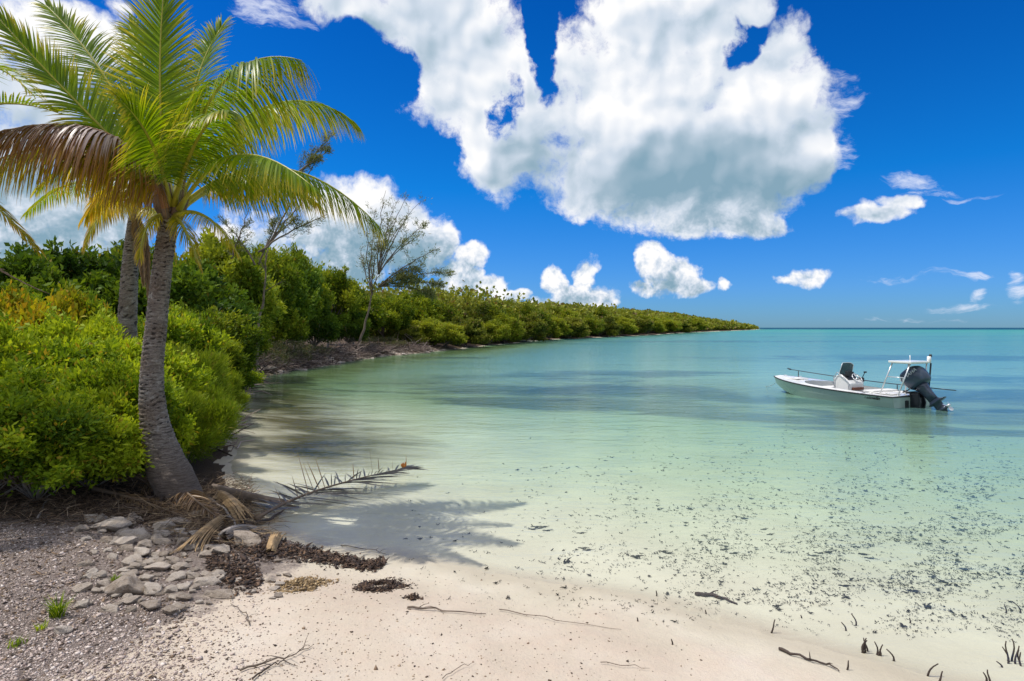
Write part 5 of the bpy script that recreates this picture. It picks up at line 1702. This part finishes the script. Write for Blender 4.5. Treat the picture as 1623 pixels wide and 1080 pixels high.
for s in (1, -1):
    mb = MB(); mb.tube([(2.30, s * .33, .30), (2.32, s * .34, .72), (2.20, s * .34, .90), (1.95, s * .34, .74), (1.80, s * .33, .60), (1.80, s * .33, .35)], .014, 8); mb.build('grab_rail', M['steel'], con)
wc = Vector((1.74, .02, .73)); ax = Vector((-.75, 0, .66)).normalized(); e1 = Vector((0, 1, 0)); e2 = ax.cross(e1)
mb = MB(); mb.tube([wc + (e1 * math.cos(a) + e2 * math.sin(a)) * .17 for a in [i * math.pi / 12 for i in range(25)]], .014, 8)
for k in range(3):
    a = k * 2.094 + .5; mb.tube([wc, wc + (e1 * math.cos(a) + e2 * math.sin(a)) * .17], .010, 6)
mb.tube([wc, wc - ax * .12], .025, 8); mb.build('steering_wheel', M['steel'], con)
mb = MB(); mb.box((1.98, .12, .87), (.06, .20, .15)); mb.box((2.05, -.14, .86), (.05, .14, .10)); mb.build('display', M['black'], con, .01)
mb = MB(); mb.tube([(1.86, -.33, .66), (1.82, -.36, .78), (1.76, -.36, .90)], [.014, .014, .012], 6); mb.box((1.75, -.36, .91), (.05, .09, .05)); mb.box((1.88, -.35, .66), (.16, .08, .14)); mb.build('throttle', M['black'], con, .01)
mb = MB(); mb.box((1.73, 0, .20), (.10, .48, .22)); mb.build('step_pad', M['brown'], con, .01)
mb = MB(); mb.box((1.73, 0, .40), (.08, .46, .08)); mb.build('step_pad', M['brown'], con, .01)
# poling platform
pf = MB().box((.10, 0, 1.335), (.68, .88, .06)).build('poling_platform', M['white'], boat, .015)
MB().box((.10, 0, 1.305), (.56, .76, .03)).build('underframe', M['steel'], pf)
lg = {}
for sx_, xb, xt in (('f', .60, .36), ('r', .06, -.16)):
    for s in (1, -1):
        b, tpt = Vector((xb, s * .56, zg(xb) + .02)), Vector((xt, s * .36, 1.31))
        lg[(sx_, s)] = (b, tpt)
        mb = MB(); mb.tube([b, tpt], .019, 8); mb.tube([b + Vector((0, 0, -.004)), b + Vector((0, 0, .012))], .045, 10); mb.build('leg', M['steel'], pf)
for s in (1, -1):
    (b1, t1), (b2, t2) = lg[('f', s)], lg[('r', s)]
    mb = MB(); mb.tube([b1.lerp(t1, .55), b2.lerp(t2, .55)], .013, 8); mb.build('step_rung', M['steel'], pf)
mb = MB(); mb.tube([(.35, -.40, 1.35), (.35, -.40, 1.50)], .012, 6); mb.build('antenna', M['white'], pf)
mb = MB(); mb.tube([(-.20, -.40, 1.32), (-.20, -.40, 1.40), (-.20, -.40, 1.50)], [.05, .055, .05], 12); mb.build('light_pod', M['white'], pf)
mb = MB(); mb.tube([(-.22, -.43, 1.49), (-.22, -.43, 1.56)], [.045, .03], 12); mb.tube([(-.22, -.45, 1.30), (-.10, -.54, .5)], .022, 6); mb.build('light_mast', M['black'], pf)
# outboard, built upright then tilted about the top of the transom
piv = Vector((-.10, 0, .54))
TM = Matrix.Translation(piv) @ Matrix.Rotation(rad(40), 4, 'Y') @ Matrix.Diagonal((.95, .95, .84, 1))


def loft(secs, n=20, mat=None, name='x', parent=None, Mx=None):
    """secs: (z, x centre, half length in x, half width in y, exponent)"""
    V, Fs = [], []
    for (z, xc, a, b, e) in secs:
        for k in range(n):
            th = 2 * math.pi * k / n; c, s = math.cos(th), math.sin(th)
            V.append((xc + a * math.copysign(abs(c) ** (2 / e), c), b * math.copysign(abs(s) ** (2 / e), s), z))
    for i in range(len(secs) - 1):
        for k in range(n):
            k2 = (k + 1) % n; Fs.append((i * n + k, i * n + k2, (i + 1) * n + k2, (i + 1) * n + k))
    Fs.append(tuple(range(n))[::-1]); Fs.append(tuple((len(secs) - 1) * n + k for k in range(n)))
    mb = MB(); mb.add(V, Fs, True, Mx)
    return mb.build(name, mat, parent)


om = loft([(.12, -.20, .20, .17, 3), (-.10, -.20, .17, .12, 3), (-.35, -.21, .14, .085, 3), (-.62, -.22, .14, .07, 3)], 16, M['motor_leg'], 'outboard_motor', boat, TM)
loft([(.02, -.22, .26, .20, 3), (.10, -.22, .33, .235, 3), (.30, -.21, .36, .25, 3), (.48, -.20, .36, .245, 2.8), (.60, -.18, .33, .225, 2.6), (.68, -.15, .26, .18, 2.4), (.715, -.13, .15, .11, 2.2)], 28, M['cowl'], 'cowling', om, TM)
loft([(-.60, -.22, .15, .07, 2.6), (-.68, -.26, .24, .10, 3), (-.70, -.28, .28, .13, 3), (-.715, -.28, .28, .13, 3), (-.73, -.24, .14, .05, 2.4), (-.92, -.24, .14, .04, 2.2), (-.98, -.24, .17, .06, 2.2)], 18, M['motor_leg'], 'lower_unit', om, TM)
V = []
mb = MB(); mb.tube([(.02, 0, -.98), (-.06, 0, -.98), (-.24, 0, -.98), (-.42, 0, -.98)], [.01, .055, .065, .05], 14, TM)
mb.add([(-.10, .012, -1.02), (-.38, .012, -1.02), (-.30, .006, -1.22), (-.20, .006, -1.22), (-.10, -.012, -1.02), (-.38, -.012, -1.02), (-.30, -.006, -1.22), (-.20, -.006, -1.22)],
       [(0, 1, 2, 3), (7, 6, 5, 4), (0, 3, 7, 4), (1, 5, 6, 2), (3, 2, 6, 7)], False, TM)
mb.build('gearcase', M['motor_leg'], om)
mb = MB()
for k in range(3):
    a = k * 2.094 + .3
    c, s = math.cos(a), math.sin(a)
    pr_ = []
    for (rr2, w, tw) in ((.04, .03, .6), (.10, .055, .5), (.16, .055, .4), (.19, .02, .35)):
        for sg in (1, -1):
            pr_.append((-.45 + sg * w * math.sin(tw) - .0, rr2 * c - sg * w * s * math.cos(tw), -.98 + rr2 * s + sg * w * c * math.cos(tw)))
    mb.add(pr_, [(0, 1, 3, 2), (2, 3, 5, 4), (4, 5, 7, 6)], False, TM)
mb.tube([(-.41, 0, -.98), (-.52, 0, -.98)], [.05, .03], 12, TM)
mb.build('propeller', M['steel'], om)
# mounting bracket, steering gear and hoses between motor and transom
mb = MB()
for s in (1, -1):
    mb.prism([(.02, .44), (-.22, .46), (-.30, .20), (-.24, -.12), (-.02, -.10)], s * .11 - .02, s * .11 + .02)
mb.box((-.14, 0, .12), (.16, .18, .40)); mb.tube([(-.02, -.32, .46), (-.02, .32, .46)], .028, 8)
mb.tube([(-.06, .20, .44), (.10, .26, .50), (.18, .16, .44)], .02, 6); mb.tube([(-.06, -.12, .50), (.12, -.10, .56), (.22, .05, .44)], .018, 6)
mb.build('mount_bracket', M['motor_dark'], om)
for s in (1, -1):
    mb = MB(); mb.box((-.10, s * .48, -.02), (.22, .34, .014)); mb.build('trim_tab', M['steel'], boat)
mb = MB(); mb.box((-.02, .30, .12), (.05, .10, .22)); mb.build('jack_fitting', M['black'], boat)


def text(s, size, M4, mat, name, parent, ext=.002, shear=0.0):
    cu = bpy.data.curves.new(name, 'FONT'); cu.body = s; cu.size = size; cu.extrude = ext; cu.shear = shear; cu.align_x = 'CENTER'
    tmp = link(bpy.data.objects.new('tmp', cu))
    bpy.context.view_layer.update()
    me = bpy.data.meshes.new_from_object(tmp.evaluated_get(bpy.context.evaluated_depsgraph_get()))
    bpy.data.objects.remove(tmp)
    me.materials.clear(); me.materials.append(mat)
    o = link(bpy.data.objects.new(name, me)); o.parent = parent; o.matrix_local = M4
    return o


def port_frame(p):       # text seen from the port side: runs aft, stands up
    return Matrix(((-1, 0, 0, p[0]), (0, 0, 1, p[1]), (0, 1, 0, p[2]), (0, 0, 0, 1)))


text('YAMAHA', .16, TM @ port_frame((-.20, .262, .40)), M['silver_text'], 'lettering', om, .004, .2)
tx = Matrix(((-1, 0, 0, .62), (0, 0, 1, yg(.6) - .02), (0, 1, 0, .235), (0, 0, 0, 1)))
text('Yellowfin', .13, tx, M['black'], 'lettering', boat, .01, .4)
mb = MB(); mb.box((.78, .73, zg(.7) + .024), (.10, .02, .004)); mb.box((.74, .70, zg(.7) + .03), (.03, .03, .01)); mb.build('fuel_cap', M['black'], boat)
# push pole along the starboard side
ml = boat.matrix_basis.copy()
ml = Matrix.Translation(orig) @ Matrix.Rotation(math.atan2(hd.y, hd.x), 4, 'Z')
pa, pb = ml @ Vector((4.80, -.50, .80)), ml @ Vector((-.80, -.62, .56))
mb = MB()
pl = [Vector((0, 0, 0)).lerp(pb - pa, i / 12) + Vector((0, 0, -.05 * math.sin(math.pi * i / 12))) for i in range(13)]
mb.tube(pl, .014, 8)
mb.tube([pl[0], pl[0] - (pl[1] - pl[0]).normalized() * .06 + Vector((-.05, 0, .03))], [.03, .02], 6).tube([pl[0], pl[0] - (pl[1] - pl[0]).normalized() * .06 + Vector((.05, 0, -.01))], [.03, .02], 6)
o = mb.build('push_pole', M['pole']); o.location = pa
tag(o, 'long dark push pole lying along the far side of the skiff', 'pole')
for x, y, z0, z1 in ((4.4, -.46, zg(4.4), .77), (2.4, -.60, zg(2.4), .65), (.9, -.64, zg(.9), .585)):
    mb = MB(); mb.tube([(x, y, z0 + .01), (x, y + .0, z1 - .0)], .014, 6); mb.build('pole_holder', M['black'], boat)
# anchor line from the bow
b0 = ml @ Vector((4.76, 0, .54)); e0 = at(1214, 611, 1); e0 = Vector(((1214 - CX) / F * 23.4, 23.4, .0))
mb = MB(); mb.tube([Vector((0, 0, 0)).lerp(e0 - b0, i / 8) + Vector((0, 0, -.10 * math.sin(math.pi * i / 8))) for i in range(9)], .007, 5)
o = mb.build('anchor_line', M['rope']); o.location = b0
tag(o, 'thin anchor line running from the bow into the water', 'rope')
print('objects', len(sc.objects), 'verts', sum(len(m_.vertices) for m_ in bpy.data.meshes))
